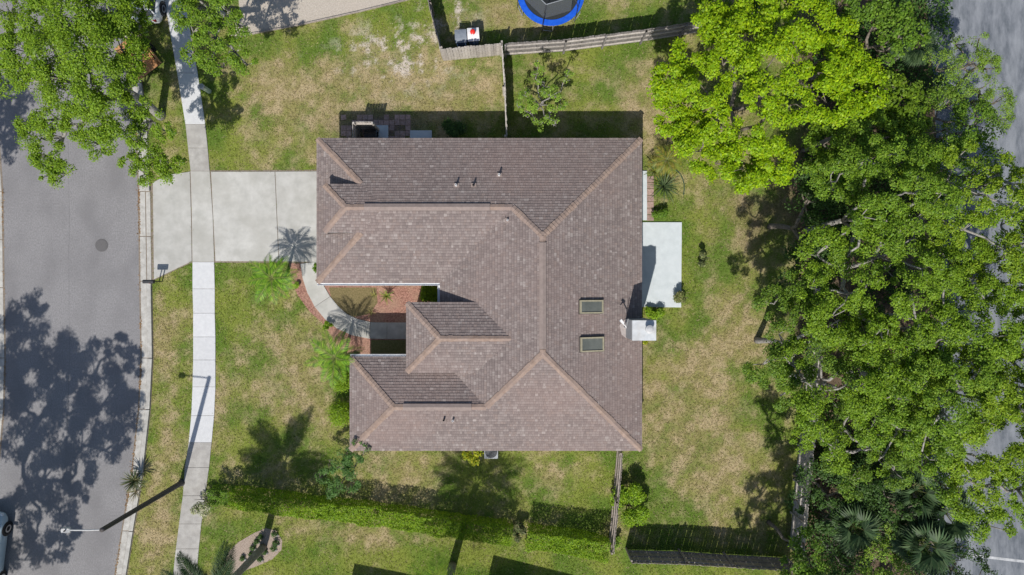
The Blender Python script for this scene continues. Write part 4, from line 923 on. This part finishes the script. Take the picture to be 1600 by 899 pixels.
def palm(name, label, base, h, L, n, pal, tr_=.1, lean=(0, 0), droop=1.0, group=None, leafl=.42, nl=24, plume=False, azs=None):
    o = empty(name, (base[0], base[1], 0), 0, label, 'palm', group); t = MB(); pts = []; rad = []
    K = 14
    for i in range(K + 1):
        f = i / K; pts.append(Vector((lean[0] * f * f, lean[1] * f * f, -.05 + (h + .05) * f))); rad.append(tr_ * (1.25 - .35 * f) * (1.0 if i % 2 else 1.06))
    t.tube(pts, rad, 10).build('trunk', M_palmtrunk, o, True)
    vars_ = [frond_mesh(L * random.uniform(.9, 1.08), nl, L * leafl, droop * k, pal, plume=plume) for k in (.75, 1.0, 1.2)]
    top = pts[-1]
    for i in range(n):
        f = i / n; az = i * 2.39996 + random.uniform(-.15, .15); el = .75 - 1.0 * f + random.uniform(-.12, .12)
        if azs: az = R(azs[i % len(azs)]); el = .25 + .35 * (i % 3) * .5
        link('frond', random.choice(vars_), o, top + Vector((0, 0, .02)), (random.uniform(-.25, .25), -el + .1, az))
    return o
def fan_mesh(L, pal, n=22):
    vs, cs_ = [], []
    pet = np.array([L * .55, 0, L * .12])
    vs += [np.array([0, -.02, 0]), pet + [0, -.012, 0], pet + [0, .012, 0], np.array([0, .02, 0])]; cs_.append(np.array([.2, .22, .08]))
    for i in range(n):
        a = R(-125 + 250 * i / (n - 1)); d = np.array([math.cos(a), math.sin(a), .12 - .25 * abs(math.sin(a))]); ll = L * .55 * random.uniform(.85, 1.1); s = np.array([-math.sin(a), math.cos(a), .25]) * .035 * L
        e = pet + d * ll; e[2] -= ll * .35; m_ = pet + d * ll * .55; vs += [pet, m_ - s, e, m_ + s]; cs_.append(np.array(random.choice(pal)) * random.uniform(.7, 1.3))
    return np_mesh('fan_frond', np.array(vs), 4, M_frond, np.array(cs_))
def fan_palm(name, label, base, h, L, n, pal, group=None):
    o = empty(name, (base[0], base[1], 0), 0, label, 'palm', group)
    MB().tube([Vector((0, 0, -.05)), Vector((.03, .02, h * .5)), Vector((0, 0, h))], [.2, .16, .15], 10).build('trunk', M_palmtrunk, o, True)
    vars_ = [fan_mesh(L * k, pal) for k in (.9, 1.0, 1.1)]
    for i in range(n):
        f = i / n; link('frond', random.choice(vars_), o, (0, 0, h), (random.uniform(-.2, .2), -(1.0 - 1.35 * f) + random.uniform(-.1, .1), i * 2.39996))
    return o
def strap_plant(name, label, px, py, L, n, pal, h=0.0, w=.04, cat='plant', group=None, arch=.5):
    o = empty(name, V(px, py), 0, label, cat, group); vs_, ms = [], []
    if h: MB().tube([Vector((0, 0, -.03)), Vector((0, 0, h))], [.07, .055], 8).build('stem', M_palmtrunk, o)
    for k in range(3):
        vs, cs_ = [], []; col = np.array(pal[k % len(pal)])
        for i in range(5):
            a, b = i / 5, (i + 1) / 5; f = lambda t: np.array([L * t, 0, L * (.75 * t - arch * t * t)]); wd = lambda t: w * (1 - t) ** .6 * (.6 + t)
            for s in (0,): vs += [f(a) - [0, wd(a), 0], f(b) - [0, wd(b), 0], f(b) + [0, wd(b), 0], f(a) + [0, wd(a), 0]]; cs_.append(col * random.uniform(.85, 1.15))
        ms.append(np_mesh('leaf_blade', np.array(vs), 4, M_frond, np.array(cs_)))
    for i in range(n):
        q = link('leaf_blade', random.choice(ms), o, (0, 0, h), (0, -random.uniform(-.25, .75), i * 2.39996 + random.uniform(-.2, .2))); s = random.uniform(.7, 1.15); q.scale = (s, s, s)
    return o

# ------------------------------------------------------------------ trees
def cz(px, py, z): v = V(px, py, z); return (v.x, v.y)
# bright lime tree
lime = auto_lobes(1195, 140, 7.0, 4.3, 34, 3, 2.2, .8, 1.3, 1.05, .9, .66)
def shown(l): k = H * PXM / (H - l[2]); return 800 + l[0] * k, 450 - l[1] * k
lime = [l for l in lime if not ((shown(l)[0] > 1215 and shown(l)[0] * .55 + shown(l)[1] > 885) or (shown(l)[0] < 1110 and shown(l)[1] < 75))]
lime += px_lobes([(1050, 130, 6.0, 1.0), (1048, 175, 5.8, .9), (1085, 205, 5.8, 1.0), (1120, 255, 5.4, .9), (1155, 250, 5.6, 1.0), (1210, 260, 5.8, 1.0), (1080, 90, 6.2, 1.0), (1130, 50, 6.5, 1.1), (1180, 25, 6.8, 1.1), (1320, 110, 6.6, 1.1), (1310, 60, 6.5, .9), (1335, 145, 6.2, .8)])
tree('lime_green_tree', 'broad bright lime-green tree reaching over the back lawn', cz(1195, 140, 0) if False else (11.5, 9.2), lime, LIME, .135, .55, 1900, 13, M_bark2, .24, subr=.36, twigs=1)
# oaks over the rear boundary
oaks = [
    ('pale-limbed oak just below the lime-green tree', 1405, 325, 8.2, 3.0, 20, 31),
    ('oak with pale bare limbs hanging over the pavement edge', 1545, 335, 8.0, 2.9, 17, 32),
    ('oak at middle of the tree belt with dark gap below', 1400, 455, 8.6, 3.4, 24, 33),
    ('open oak showing much grey pavement between its limbs', 1545, 500, 7.8, 3.2, 17, 34),
    ('low oak reaching toward the patio side of the lawn', 1275, 545, 6.4, 2.9, 20, 35),
    ('large oak above the boundary fence end', 1355, 615, 7.4, 3.5, 26, 36),
    ('dense oak in the lower middle of the tree belt', 1460, 610, 8.2, 3.3, 25, 37),
    ('oak at picture edge above the pavement clearing', 1560, 660, 8.0, 3.1, 20, 38),
    ('oak whose lowest tip points into the pavement clearing', 1570, 765, 7.0, 2.2, 13, 39),
    ('small oak over the dark palms', 1370, 700, 6.4, 1.9, 11, 40)]
for lab, px, py, z, Rm, n, sd_ in oaks:
    g = V(px, py, z); tree('live_oak', lab, (g.x * .97, g.y * .97 - .2), auto_lobes(px, py, z, Rm, n, sd_, 1.8, .65, 1.2, sep=.8), {31: OAK2, 32: OAK3, 33: OAK, 34: OAK, 35: OAK4, 36: OAK, 37: OAK2, 38: OAK3, 39: OAK, 40: OAK4}[sd_], .10, .55, 2500, 12, M_bark, .17, group='oaks along the rear boundary', twigs=2, subr=.38)
# taller trees at the upper end
tree('vine_covered_tree', 'fine-leaved tree smothered in pale creeper at pavement edge', cz(1500, 155, 0), auto_lobes(1505, 150, 4.6, 2.0, 16, 51, 1.2, .6, .95) + px_lobes([(1530, 70, 4.2, .55), (1545, 95, 4.4, .5), (1560, 185, 3.6, .7), (1495, 70, 3.2, .4)]), FINE, .10, .35, 1500, 11, M_bark2, .15, subr=.4)
tree('young_broadleaf', 'small broadleaf tree with rounded clumps beside the lime-green tree', cz(1398, 55, 0) if False else (16.6, 11.6), px_lobes([(1395, 35, 5.2, .8), (1405, 60, 5.4, .7), (1385, 80, 5.0, .7), (1432, 55, 4.6, .6), (1400, 15, 5.0, .8), (1370, 30, 5.0, .7)]), MID, .15, .6, 900, 9, M_bark2, .12)
tree('broadleaf_understorey', 'yellow-green understorey tree tucked behind the lime-green crown', (16.2, 7.6), px_lobes([(1385, 140, 5.2, .8), (1410, 165, 5.2, .9), (1430, 185, 5.0, .7), (1370, 170, 5.2, .7), (1400, 195, 5.0, .7)]), [(.16, .27, .015), (.20, .31, .018), (.12, .21, .018)], .19, .55, 650, 9, M_bark2, .12)
tree('dark_evergreen', 'dark evergreen tree between creeper-clad tree and the oaks', (19.2, 6.3), auto_lobes(1465, 225, 5.2, 2.2, 14, 53, 1.2, .7, 1.0), MID, .13, .5, 1000, 9, M_bark2, .15)
tree('pavement_edge_tree', 'thin small tree over pavement beside the creeper-clad tree', (22.3, 6.2), px_lobes([(1530, 265, 4.2, .7), (1560, 255, 4.0, .6), (1550, 290, 4.4, .7), (1515, 290, 4.4, .7)]), MID, .12, .5, 750, 8, M_bark2, .1)
tree('shadow_side_tree', 'dark leafy tree at head of the fence behind lime crown', (9.6, 14.4), px_lobes([(1150, 8, 5.0, 1.0), (1200, -10, 5.0, 1.1), (1260, 5, 5.2, 1.1), (1310, 15, 5.4, 1.0), (1345, 5, 5.2, .9), (1110, -15, 4.6, .9)]), MID, .15, .55, 900, 9, M_bark2, .15)
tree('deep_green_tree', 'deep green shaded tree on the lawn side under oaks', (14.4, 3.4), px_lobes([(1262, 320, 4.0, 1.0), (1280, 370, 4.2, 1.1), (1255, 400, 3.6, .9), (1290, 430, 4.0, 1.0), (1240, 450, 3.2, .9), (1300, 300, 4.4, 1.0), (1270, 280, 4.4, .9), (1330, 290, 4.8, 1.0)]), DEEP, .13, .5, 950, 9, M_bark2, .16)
tree('belt_filler_tree', 'mid-green tree filling the belt below the lime-green crown', (16.4, 5.6), px_lobes([(1290, 225, 5.6, 1.0), (1330, 215, 5.8, 1.0), (1350, 250, 5.8, 1.0), (1305, 265, 5.4, .9), (1375, 215, 5.6, .9), (1345, 185, 5.8, .9), (1400, 250, 5.8, .9), (1420, 215, 5.4, .8), (1270, 255, 5.0, .7), (1330, 290, 5.6, .9), (1440, 250, 5.6, .8)]), OAK2, .12, .55, 1900, 11, M_bark2, .15, subr=.4, twigs=1)
tree('edge_oak', 'oak on the picture edge halfway down the pavement', (26.0, 1.2), auto_lobes(1605, 405, 7.6, 2.2, 13, 91, 1.4, .65, 1.1), OAK, .10, .55, 2300, 11, M_bark, .15, subr=.38, twigs=2)
tree('edge_oak', 'oak on the picture edge below the middle of the pavement', (25.6, -4.0), auto_lobes(1600, 590, 7.6, 2.0, 11, 92, 1.4, .65, 1.1), OAK3, .10, .55, 2300, 11, M_bark, .15, subr=.38, twigs=2)
# dark growth at the lower end
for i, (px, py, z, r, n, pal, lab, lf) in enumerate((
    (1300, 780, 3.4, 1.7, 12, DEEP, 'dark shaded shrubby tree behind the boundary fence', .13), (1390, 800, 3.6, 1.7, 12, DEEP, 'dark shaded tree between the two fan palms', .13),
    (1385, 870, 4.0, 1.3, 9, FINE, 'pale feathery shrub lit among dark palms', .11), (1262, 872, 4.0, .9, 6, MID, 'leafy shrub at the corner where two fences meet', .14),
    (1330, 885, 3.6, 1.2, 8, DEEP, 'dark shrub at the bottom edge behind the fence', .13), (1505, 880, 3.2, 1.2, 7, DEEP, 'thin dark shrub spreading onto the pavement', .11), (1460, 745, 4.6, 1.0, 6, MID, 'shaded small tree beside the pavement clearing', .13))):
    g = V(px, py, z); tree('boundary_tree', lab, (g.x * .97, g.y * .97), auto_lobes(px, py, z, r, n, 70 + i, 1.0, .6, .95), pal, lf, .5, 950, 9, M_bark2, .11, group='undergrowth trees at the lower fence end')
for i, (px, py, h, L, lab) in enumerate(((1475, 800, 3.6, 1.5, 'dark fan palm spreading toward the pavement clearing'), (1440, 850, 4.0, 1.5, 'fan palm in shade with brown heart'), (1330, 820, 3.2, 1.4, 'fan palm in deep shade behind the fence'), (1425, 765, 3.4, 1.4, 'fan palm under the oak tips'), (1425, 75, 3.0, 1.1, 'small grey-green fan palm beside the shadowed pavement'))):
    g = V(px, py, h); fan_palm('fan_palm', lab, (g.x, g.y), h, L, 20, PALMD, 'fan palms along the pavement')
# undergrowth under the belt
N = 52000; px = rng.uniform(1235, 1475, N); py = rng.uniform(-20, 920, N); k = (fbm(px / 28, py / 28, 1.8, 88) > .44) & (px > 1232 + 40 * np.abs(np.sin(py / 90)))
px, py = px[k], py[k]; z = .1 + 1.3 * rng.random(len(px)) * fbm(px / 28, py / 28, 1.2, 89)
pos = np.stack([(px - 800) / PXM, (450 - py) / PXM, z], 1); nr = rng.normal(size=pos.shape) * .5 + np.array([0, 0, 1.])
tag(link('undergrowth', np_mesh('undergrowth', leaves(pos, nr, .17 * rng.uniform(.6, 1.3, len(pos)), .55), 4, M_leaf_soft, leaf_cols(len(pos), DEEP))), 'low dark undergrowth beneath the rear belt of trees', 'undergrowth', kind='stuff')

# street oak at the upper corner
so_l = px_lobes([(75, 30, 6.6, 1.0), (120, 20, 7.0, 1.1), (170, 25, 6.8, 1.0), (40, 80, 6.2, .9), (90, 90, 6.8, 1.1), (140, 75, 7.2, 1.1), (185, 75, 6.6, .9), (20, 120, 5.8, .8), (60, 140, 6.0, .9), (110, 140, 6.6, 1.0), (155, 130, 6.8, 1.0), (200, 120, 6.0, .8),
    (85, 185, 5.6, .75), (60, 215, 5.4, .7), (75, 245, 5.2, .65), (100, 272, 5.0, .6), (125, 195, 5.6, .7), (160, 190, 5.8, .85), (150, 225, 5.5, .6), (185, 205, 5.6, .7), (212, 165, 5.2, .6), (235, 190, 5.0, .6), (260, 205, 4.8, .5), (230, 240, 4.9, .65), (262, 262, 4.7, .6), (225, 272, 4.8, .55), (280, 258, 4.6, .35), (215, 95, 5.6, .7), (10, 20, 6.0, .9), (30, -20, 6.2, 1.1), (120, -30, 6.8, 1.2), (200, -20, 6.2, 1.0), (190, 40, 5.8, .8), (5, 60, 5.8, .7), (75, 275, 5.0, .4), (45, 195, 5.2, .5)])
so_l = [(l[0], l[1], l[2], l[3] * 1.14) for l in so_l] + px_lobes([(65, 60, 6.4, .9), (115, 55, 6.8, .9), (160, 50, 6.6, .9), (90, 120, 6.4, .8), (135, 110, 6.8, .9), (175, 155, 6.0, .8), (140, 165, 6.0, .8), (215, 60, 5.8, .6), (95, 215, 5.4, .6), (85, 262, 5.1, .55), (170, 225, 5.4, .55), (205, 255, 4.9, .55), (245, 262, 4.7, .6), (215, 215, 5.2, .55), (35, 110, 6.0, .7), (225, 20, 5.6, .6)])
tree('street_oak', 'spreading oak overhanging the road and sidewalk with finger-like crown', (-19.6, 9.6), so_l, OAK, .10, .55, 2300, 11, M_bark, .24, twigs=4, subr=.42, fork=(-19.9, 10.2, 3.2))
so2 = px_lobes([(285, 15, 4.8, .8), (320, 10, 5.0, .9), (355, 15, 5.0, .8), (300, 50, 4.8, .7), (335, 55, 5.0, .8), (330, 90, 4.6, .7), (365, 80, 4.6, .7), (385, 100, 4.4, .6), (345, 105, 4.4, .5), (300, 85, 4.4, .5), (375, 40, 4.8, .6), (350, -20, 5.0, .9), (280, -20, 5.0, .9)])
tree('garden_oak', 'smaller oak hanging over the sidewalk beside the gravel yard', V2(345, 20), so2, OAK2, .10, .55, 2200, 10, M_bark, .16, twigs=4, subr=.42, fork=(-14.6, 13.6, 2.4))
# tall oaks beyond the lower picture edge, known by their shadow on the road
def shadow_lobes(lst):
    out = []
    for px, py, z, r in lst:
        g = V(px, py); L = z / math.tan(SUN_EL); out.append((g.x - SH.x * L, g.y - SH.y * L, z, r))
    return out
far1 = shadow_lobes([(40, 500, 9.6, .8), (60, 475, 9.4, .5), (30, 550, 9.8, 1.0), (75, 545, 10, 1.0), (45, 600, 10, 1.1), (95, 600, 10.2, .9), (60, 650, 10, 1.1), (110, 640, 10.2, 1.0), (150, 580, 10, .8), (185, 545, 9.8, .6), (200, 600, 9.8, .8), (160, 630, 10, 1.0), (190, 660, 9.8, .9), (130, 690, 10, 1.0), (80, 700, 10, .9), (30, 700, 10, .8), (165, 700, 9.6, .7), (120, 735, 9.6, .8), (70, 745, 9.6, .8), (95, 790, 9.4, .8), (60, 830, 9.2, .8), (100, 835, 9.2, .7), (40, 870, 9.2, .8), (15, 620, 9.8, .9), (145, 545, 9.6, .35), (90, 860, 9, .6), (210, 560, 9.4, .4), (205, 640, 9.6, .7), (50, 775, 9.4, .7), (130, 770, 9.2, .6), (20, 520, 9.6, .7), (20, 580, 9.8, .8), (85, 575, 10, .8), (20, 800, 9.2, .6), (185, 690, 9.4, .5), (110, 560, 9.9, .6)])
tree('tall_street_oak', 'tall oak beyond the far kerb throwing dappled shade on the road', (-31.3, -17.5), [(l[0], l[1], l[2], l[3] * 1.3) for l in far1], OAK, .14, .6, 1500, 11, M_bark2, .26, twigs=2, subr=.42, fork=(-29.3, -17.0, 6.0))
cor = shadow_lobes([(1193, 622, 8.2, .7), (1203, 655, 8.4, .9), (1222, 690, 8.4, .9), (1215, 735, 8.6, 1.0), (1190, 770, 8.4, .9), (1215, 800, 8.4, 1.0), (1165, 800, 8.2, .7), (1175, 830, 8.2, .8), (1205, 840, 8.2, .9), (1230, 770, 8.4, .9)])
tree('corner_tree', 'tall tree at lower fence corner shading the end of back lawn', (15.2, -16.8), cor, MID, .14, .55, 1000, 9, M_bark2, .18, subr=.42, fork=(14.3, -15.7, 5.6))
low = shadow_lobes([(1300, 760, 9, 1.0), (1340, 790, 9.2, 1.1), (1390, 770, 9.2, 1.1), (1430, 800, 9.2, 1.0), (1290, 800, 9, .9), (1330, 840, 9, .9), (1450, 850, 9, .9), (1480, 880, 9, .8), (1360, 740, 9.2, .8), (1300, 850, 9, .8), (1450, 770, 9, .7), (1415, 830, 9, .8), (1500, 860, 8.6, .5), (1330, 890, 9, .9)])
tree('shade_tree', 'tall tree past the lower edge shading the fan palms', (20.2, -19.5), low, OAK2, .15, .6, 1000, 9, M_bark2, .25, subr=.44, fork=(19.6, -19.0, 5.5))
fl_ = shadow_lobes([(5, 120, 9, .9), (15, 160, 9, 1.0), (30, 190, 9, .9), (5, 210, 9, 1.1), (35, 150, 8.8, .7), (10, 240, 8.8, .6), (-20, 180, 9, 1.1), (-25, 130, 9, 1.0)])
tree('far_street_tree', 'street tree beyond the far kerb shading the road under the oak', (-31.0, 5.0), fl_, OAK2, .16, .6, 900, 9, M_bark2, .22, subr=.42, fork=(-30.6, 4.6, 5.0))
# small garden trees
tree('sparse_citrus_tree', 'small sparse light-green tree with pale limbs in the side yard', V2(846, 165), px_lobes([(840, 160, 2.4, .5), (862, 150, 2.6, .5), (830, 178, 2.2, .38), (858, 180, 2.3, .45), (845, 195, 2.0, .38), (875, 165, 2.3, .35), (822, 150, 2.3, .35), (850, 135, 2.6, .45), (868, 195, 1.9, .3), (810, 168, 2.1, .3), (885, 120, 2.3, .35), (840, 110, 2.4, .4)]), FINE, .11, .5, 1300, 8, M_bark, .055, twigs=4)
tree('feathery_young_tree', 'young tree with dark feathery leaves by the hedge', V2(543, 727), px_lobes([(535, 735, 2.2, .6), (515, 725, 2.1, .5), (555, 730, 2.1, .5), (530, 760, 2.1, .5), (550, 755, 2.0, .45), (505, 745, 1.9, .4), (565, 712, 2.1, .4), (540, 712, 2.3, .45), (520, 772, 1.8, .35), (558, 692, 2.9, .22), (572, 700, 2.8, .2)]), [(.10, .22, .05), (.14, .27, .06), (.08, .17, .04)], .19, .2, 1100, 8, M_bark2, .045, twigs=4)

# hedges, shrubs and small plants
hedge('long clipped hedge dividing the front lawns', [(372, 771), (480, 784), (600, 798), (720, 817), (800, 826)], .95, 1.35, HEDGE)
hedge('short square hedge beside the brown fence', [(822, 831), (880, 838), (946, 848)], 1.0, 1.5, HEDGE)
hedge('shaded start of the hedge near the sidewalk', [(338, 768), (372, 771)], .9, 1.2, MID)
bush('clipped_round_shrub', 'clipped round shrub at wing wall, nearer the feather palm', 538, 594, .55, 1.1, HEDGE, 2600, .07, .55, 'clipped shrubs by the wing wall', True)
bush('clipped_round_shrub', 'clipped round shrub at wing wall, nearer the young tree', 537, 643, .68, 1.2, HEDGE, 3600, .07, .55, 'clipped shrubs by the wing wall', True)
bush('leafy_bush', 'leafy bush against the brown fence above the dark fence', 980, 789, .95, 1.5, HEDGE, 7000, .11, .55, sq=1.75)
bush('low_bush', 'small light bush at the meeting of hedge and fence foot', 963, 846, .45, .6, FINE, 900, .08)
bush('oleander_bush', 'pale flowering bush at sidewalk edge and hedge start', 325, 780, .68, 1.2, [(.26, .32, .12), (.55, .54, .40), (.17, .25, .07), (.7, .64, .5)], 1500, .10, .4)
bush('croton_bush', 'yellow-green croton bush beside the air conditioner', 742, 704, .6, 1.2, YEL, 1700, .14, .45)
bush('courtyard_bush', 'bright green bush filling the courtyard corner', 668, 459, .8, 1.0, HEDGE, 2800, .16, .3, sq=.55)
bush('corner_bush', 'small dark bush at the garage corner by the path', 500, 419, .38, .8, MID, 1000, .08)
bush('shade_bush', 'dark bush in shade against the north wall', 708, 213, .7, 1.1, DEEP, 2600, .11)
bush('lawn_shrub', 'low isolated dark-leaved shrub on the back lawn', 1096, 404, .5, .7, [(.12, .16, .05), (.22, .26, .09), (.32, .34, .14), (.07, .10, .04)], 900, .15, .45)
bush('patio_shrub', 'straggly shrub at the outer corner of the patio', 1062, 466, .55, .8, [(.20, .25, .07), (.34, .32, .14), (.16, .22, .06)], 1100, .11, .4)
bush('patio_foot_bush', 'bright green plants between chimney and patio foot', 1022, 488, .5, .6, HEDGE, 1300, .17, .3, sq=.6)
bush('chimney_foot_bush', 'yellow-green plants at the foot of chimney', 1008, 527, .38, .5, YEL, 700, .16, .3)
bush('step_bush', 'dark green bush beside the stepping pavers and patio', 1029, 334, .42, .6, MID, 1300, .09)
bush('path_tuft', 'small green tuft beside the front path mulch', 465, 446, .22, .3, HEDGE, 300, .12, .3)
bush('path_tuft', 'leafy tuft between the front path and feather palm', 514, 508, .3, .4, HEDGE, 420, .14, .3)
bush('palm_foot_bush', 'bright clump beneath the feather palm at the wing corner', 552, 572, .45, .6, HEDGE, 1200, .16, .3)
bush('hedge_end_shrub', 'straggly shrub between the two hedges', 812, 826, .55, .8, [(.13, .18, .05), (.26, .24, .13), (.09, .13, .04)], 1300, .11)
palm('feather_palm', 'bright feather palm on the lawn beside the driveway', V2(447, 436), 2.2, 1.6, 14, PALM2, .08, group='small feather palms by the front path', leafl=.25)
palm('feather_palm', 'feather palm beside the path at the wing corner', V2(539, 553), 2.2, 1.6, 14, PALM2, .08, group='small feather palms by the front path', leafl=.25)
palm('tall_palm', 'tall palm standing in the gravel bed, fronds at lower edge', V2(411, 856), 5.9, 2.8, 15, PALMD, .17, lean=(-.05, -.05), droop=.75, group='tall palms by the lower edge', leafl=.22, nl=54, plume=True, azs=[133, 68, 190, 232, 275, 318, 5, 125, 60, 345, 205, 145, 78, 180, 220])
palm('tall_palm', 'tall palm between the hedge and neighbour house shadow', V2(707, 884), 5.7, 3.0, 24, PALM, .18, lean=(.1, -.15), droop=1.0, group='tall palms by the lower edge', leafl=.3, nl=30)
palm('low_yellow_palm', 'low yellowish palm on the back lawn near the step', V2(1036, 255), .9, 1.15, 13, PALMY, .08, droop=1.1, leafl=.3, nl=17)
strap_plant('spiky_lily', 'dark spiky strap-leaved plant beside the stepping pavers', 1036, 293, 1.0, 44, [(.10, .15, .06), (.16, .21, .09), (.07, .11, .05)], .1, .035)
strap_plant('spiky_lily', 'yellow-green spiky plant beneath the low yellow palm', 1020, 270, .7, 26, [(.24, .27, .05), (.15, .21, .05), (.09, .13, .04)], .3, .035)
strap_plant('kerb_yucca', 'dark yucca spilling over the kerb near the street lamp', 219, 747, .75, 80, [(.06, .09, .04), (.10, .13, .05), (.17, .17, .08)], .45, .03)
strap_plant('kerb_yucca', 'dry yucca with tan leaves below the dark kerb yucca', 215, 768, .6, 34, [(.30, .27, .17), (.2, .2, .1), (.36, .3, .2)], .1, .02)
strap_plant('courtyard_yucca', 'small yellow-green yucca in the red courtyard mulch', 606, 463, .5, 22, [(.26, .30, .05), (.16, .22, .05)], .25, .03)
strap_plant('courtyard_tuft', 'tiny yellow tuft beside the courtyard yucca', 585, 462, .3, 12, [(.30, .30, .07), (.2, .25, .06)], .05, .02)
strap_plant('courtyard_tuft', 'small straw tuft at the path bend in the courtyard', 580, 489, .32, 14, [(.36, .32, .12), (.26, .27, .09)], .05, .02)
for i, (px, py, h) in enumerate(((408, 838, .2), (402, 846, .22), (396, 856, .2), (430, 834, .24), (432, 848, .26), (428, 857, .22), (414, 862, .2), (407, 873, .22), (393, 866, .2), (380, 872, .2))):
    where = ['beside the tall palm trunk', 'touching the bed edge near the trunk', 'on the sidewalk side of the trunk', 'at the broad end of the bed', 'at the outer rim of broad end', 'below the broad end pair', 'just below the tall palm trunk', 'at the lower edge of the bed', 'midway along the bed', 'nearest the narrow end of the bed'][i]
    s = empty('bed_shrub', V(px, py), 0, 'small dark plant in gravel bed, ' + where, 'plant', 'small plants in the gravel bed')
    p, n = clump((0, 0, h * .6), h * .75, 130, .8); p[:, 2] = np.maximum(p[:, 2], .02)
    link('foliage', np_mesh('foliage', leaves(p, n, .09 * rng.uniform(.6, 1.3, len(p)), .5), 4, M_leaf, leaf_cols(len(p), DEEP)), s)
    MB().lathe((.12, -.1, 0), [(.09, 0), (.08, .06), (.04, .09), (0, .1)], 7).build('stone', M_stone, s)

# neighbour's house beyond the lower edge (its shadow falls into the picture)
def hip_house(name, label, c, w, d, rz, ez=2.6, sl=.45):
    o = empty(name, c, rz, label, 'house'); MB().box((0, 0, ez / 2), (w - 1, d - 1, ez)).build('wall', M_stucco, o)
    r = min(w, d) / 2; zt = ez + r * sl; a, b = w / 2, d / 2
    if w > d: rv = [(-a + r, 0, zt), (a - r, 0, zt)]; fs = [(0, 1, 5, 4), (1, 2, 5), (2, 3, 4, 5), (3, 0, 4)]
    else: rv = [(0, -b + r, zt), (0, b - r, zt)]; fs = [(0, 1, 4), (1, 2, 5, 4), (2, 3, 5), (3, 0, 4, 5)]
    MB().add([(-a, -b, ez), (a, -b, ez), (a, b, ez), (-a, b, ez)] + rv, fs + [(3, 2, 1, 0)]).build('roof', M_deck if False else M_cap, o)
    return o
g = V(512, 930); hip_house('neighbour_house', 'neighbour house below the lower edge, known by its roof shadow', (g.x + 5.0, g.y - 6.2, 0), 10.2, 10, R(-11))
g = V(800, 914); hip_house('neighbour_wing', 'neighbour house wing below the lower edge, known by its rounded shadow', (g.x + .0, g.y - 3.6, 0), 4.6, 5.4, R(-14))

# ------------------------------------------------------------------ grass blades and fallen leaves
N = 330000
x = rng.uniform(-29.5, 29.5, N); y = rng.uniform(-17, 17, N); keep = np.ones(N, bool)
for pl in paved: keep &= ~inpoly(x, y, pl)
keep &= ~inpoly(x, y, INN); keep &= ~((x > 15.5) & (rng.random(N) < .7))
x, y = x[keep], y[keep]; n = len(x)
a = rng.uniform(0, 2 * math.pi, n); L = rng.uniform(.06, .17, n); w = rng.uniform(.010, .022, n); bx, by = np.cos(a), np.sin(a); hz = rng.uniform(.025, .075, n)
b0 = np.stack([x - by * w, y + bx * w, np.full(n, -.005)], 1); b1 = np.stack([x + by * w, y - bx * w, np.full(n, -.005)], 1); tp = np.stack([x + bx * L, y + by * L, hz], 1)
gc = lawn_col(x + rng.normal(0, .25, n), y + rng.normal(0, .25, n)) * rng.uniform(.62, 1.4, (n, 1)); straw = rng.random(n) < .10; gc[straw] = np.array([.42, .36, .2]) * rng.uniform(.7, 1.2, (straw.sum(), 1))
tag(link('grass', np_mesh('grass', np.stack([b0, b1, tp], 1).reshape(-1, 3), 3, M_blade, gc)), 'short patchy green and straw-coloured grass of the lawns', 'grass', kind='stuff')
# fallen leaves along the gutter and road edge
N = 2600; t = rng.random(N); yy = -20 + 930 * t; xr = np.interp(yy, [p[1] for p in ROAD_R], [p[0] for p in ROAD_R]); xl = np.interp(yy, [p[1] for p in ROAD_L], [p[0] for p in ROAD_L])
den = fbm(yy / 28, yy * 0, 1.2, 61, 2); k = rng.random(N) < sstep(.35, .75, den); rt_ = rng.random(N) < .8
px = np.where(rt_, xr - np.abs(rng.normal(0, 2.2, N)) + 1.0, xl + np.abs(rng.normal(0, 1.8, N))); px, yy = px[k], yy[k]
pos = np.stack([(px - 800) / PXM, (450 - yy) / PXM, np.full(len(px), .034)], 1); nr = rng.normal(size=pos.shape) * .25 + np.array([0, 0, 1.])
tag(link('fallen_leaves', np_mesh('fallen_leaves', leaves(pos, nr, .07 * rng.uniform(.6, 1.4, len(pos)), .55, .1), 4, M_leaf_soft, leaf_cols(len(pos), [(.36, .20, .08), (.45, .30, .14), (.28, .16, .08)]))), 'brown fallen leaves gathered along the road gutter', 'leaves', kind='stuff')
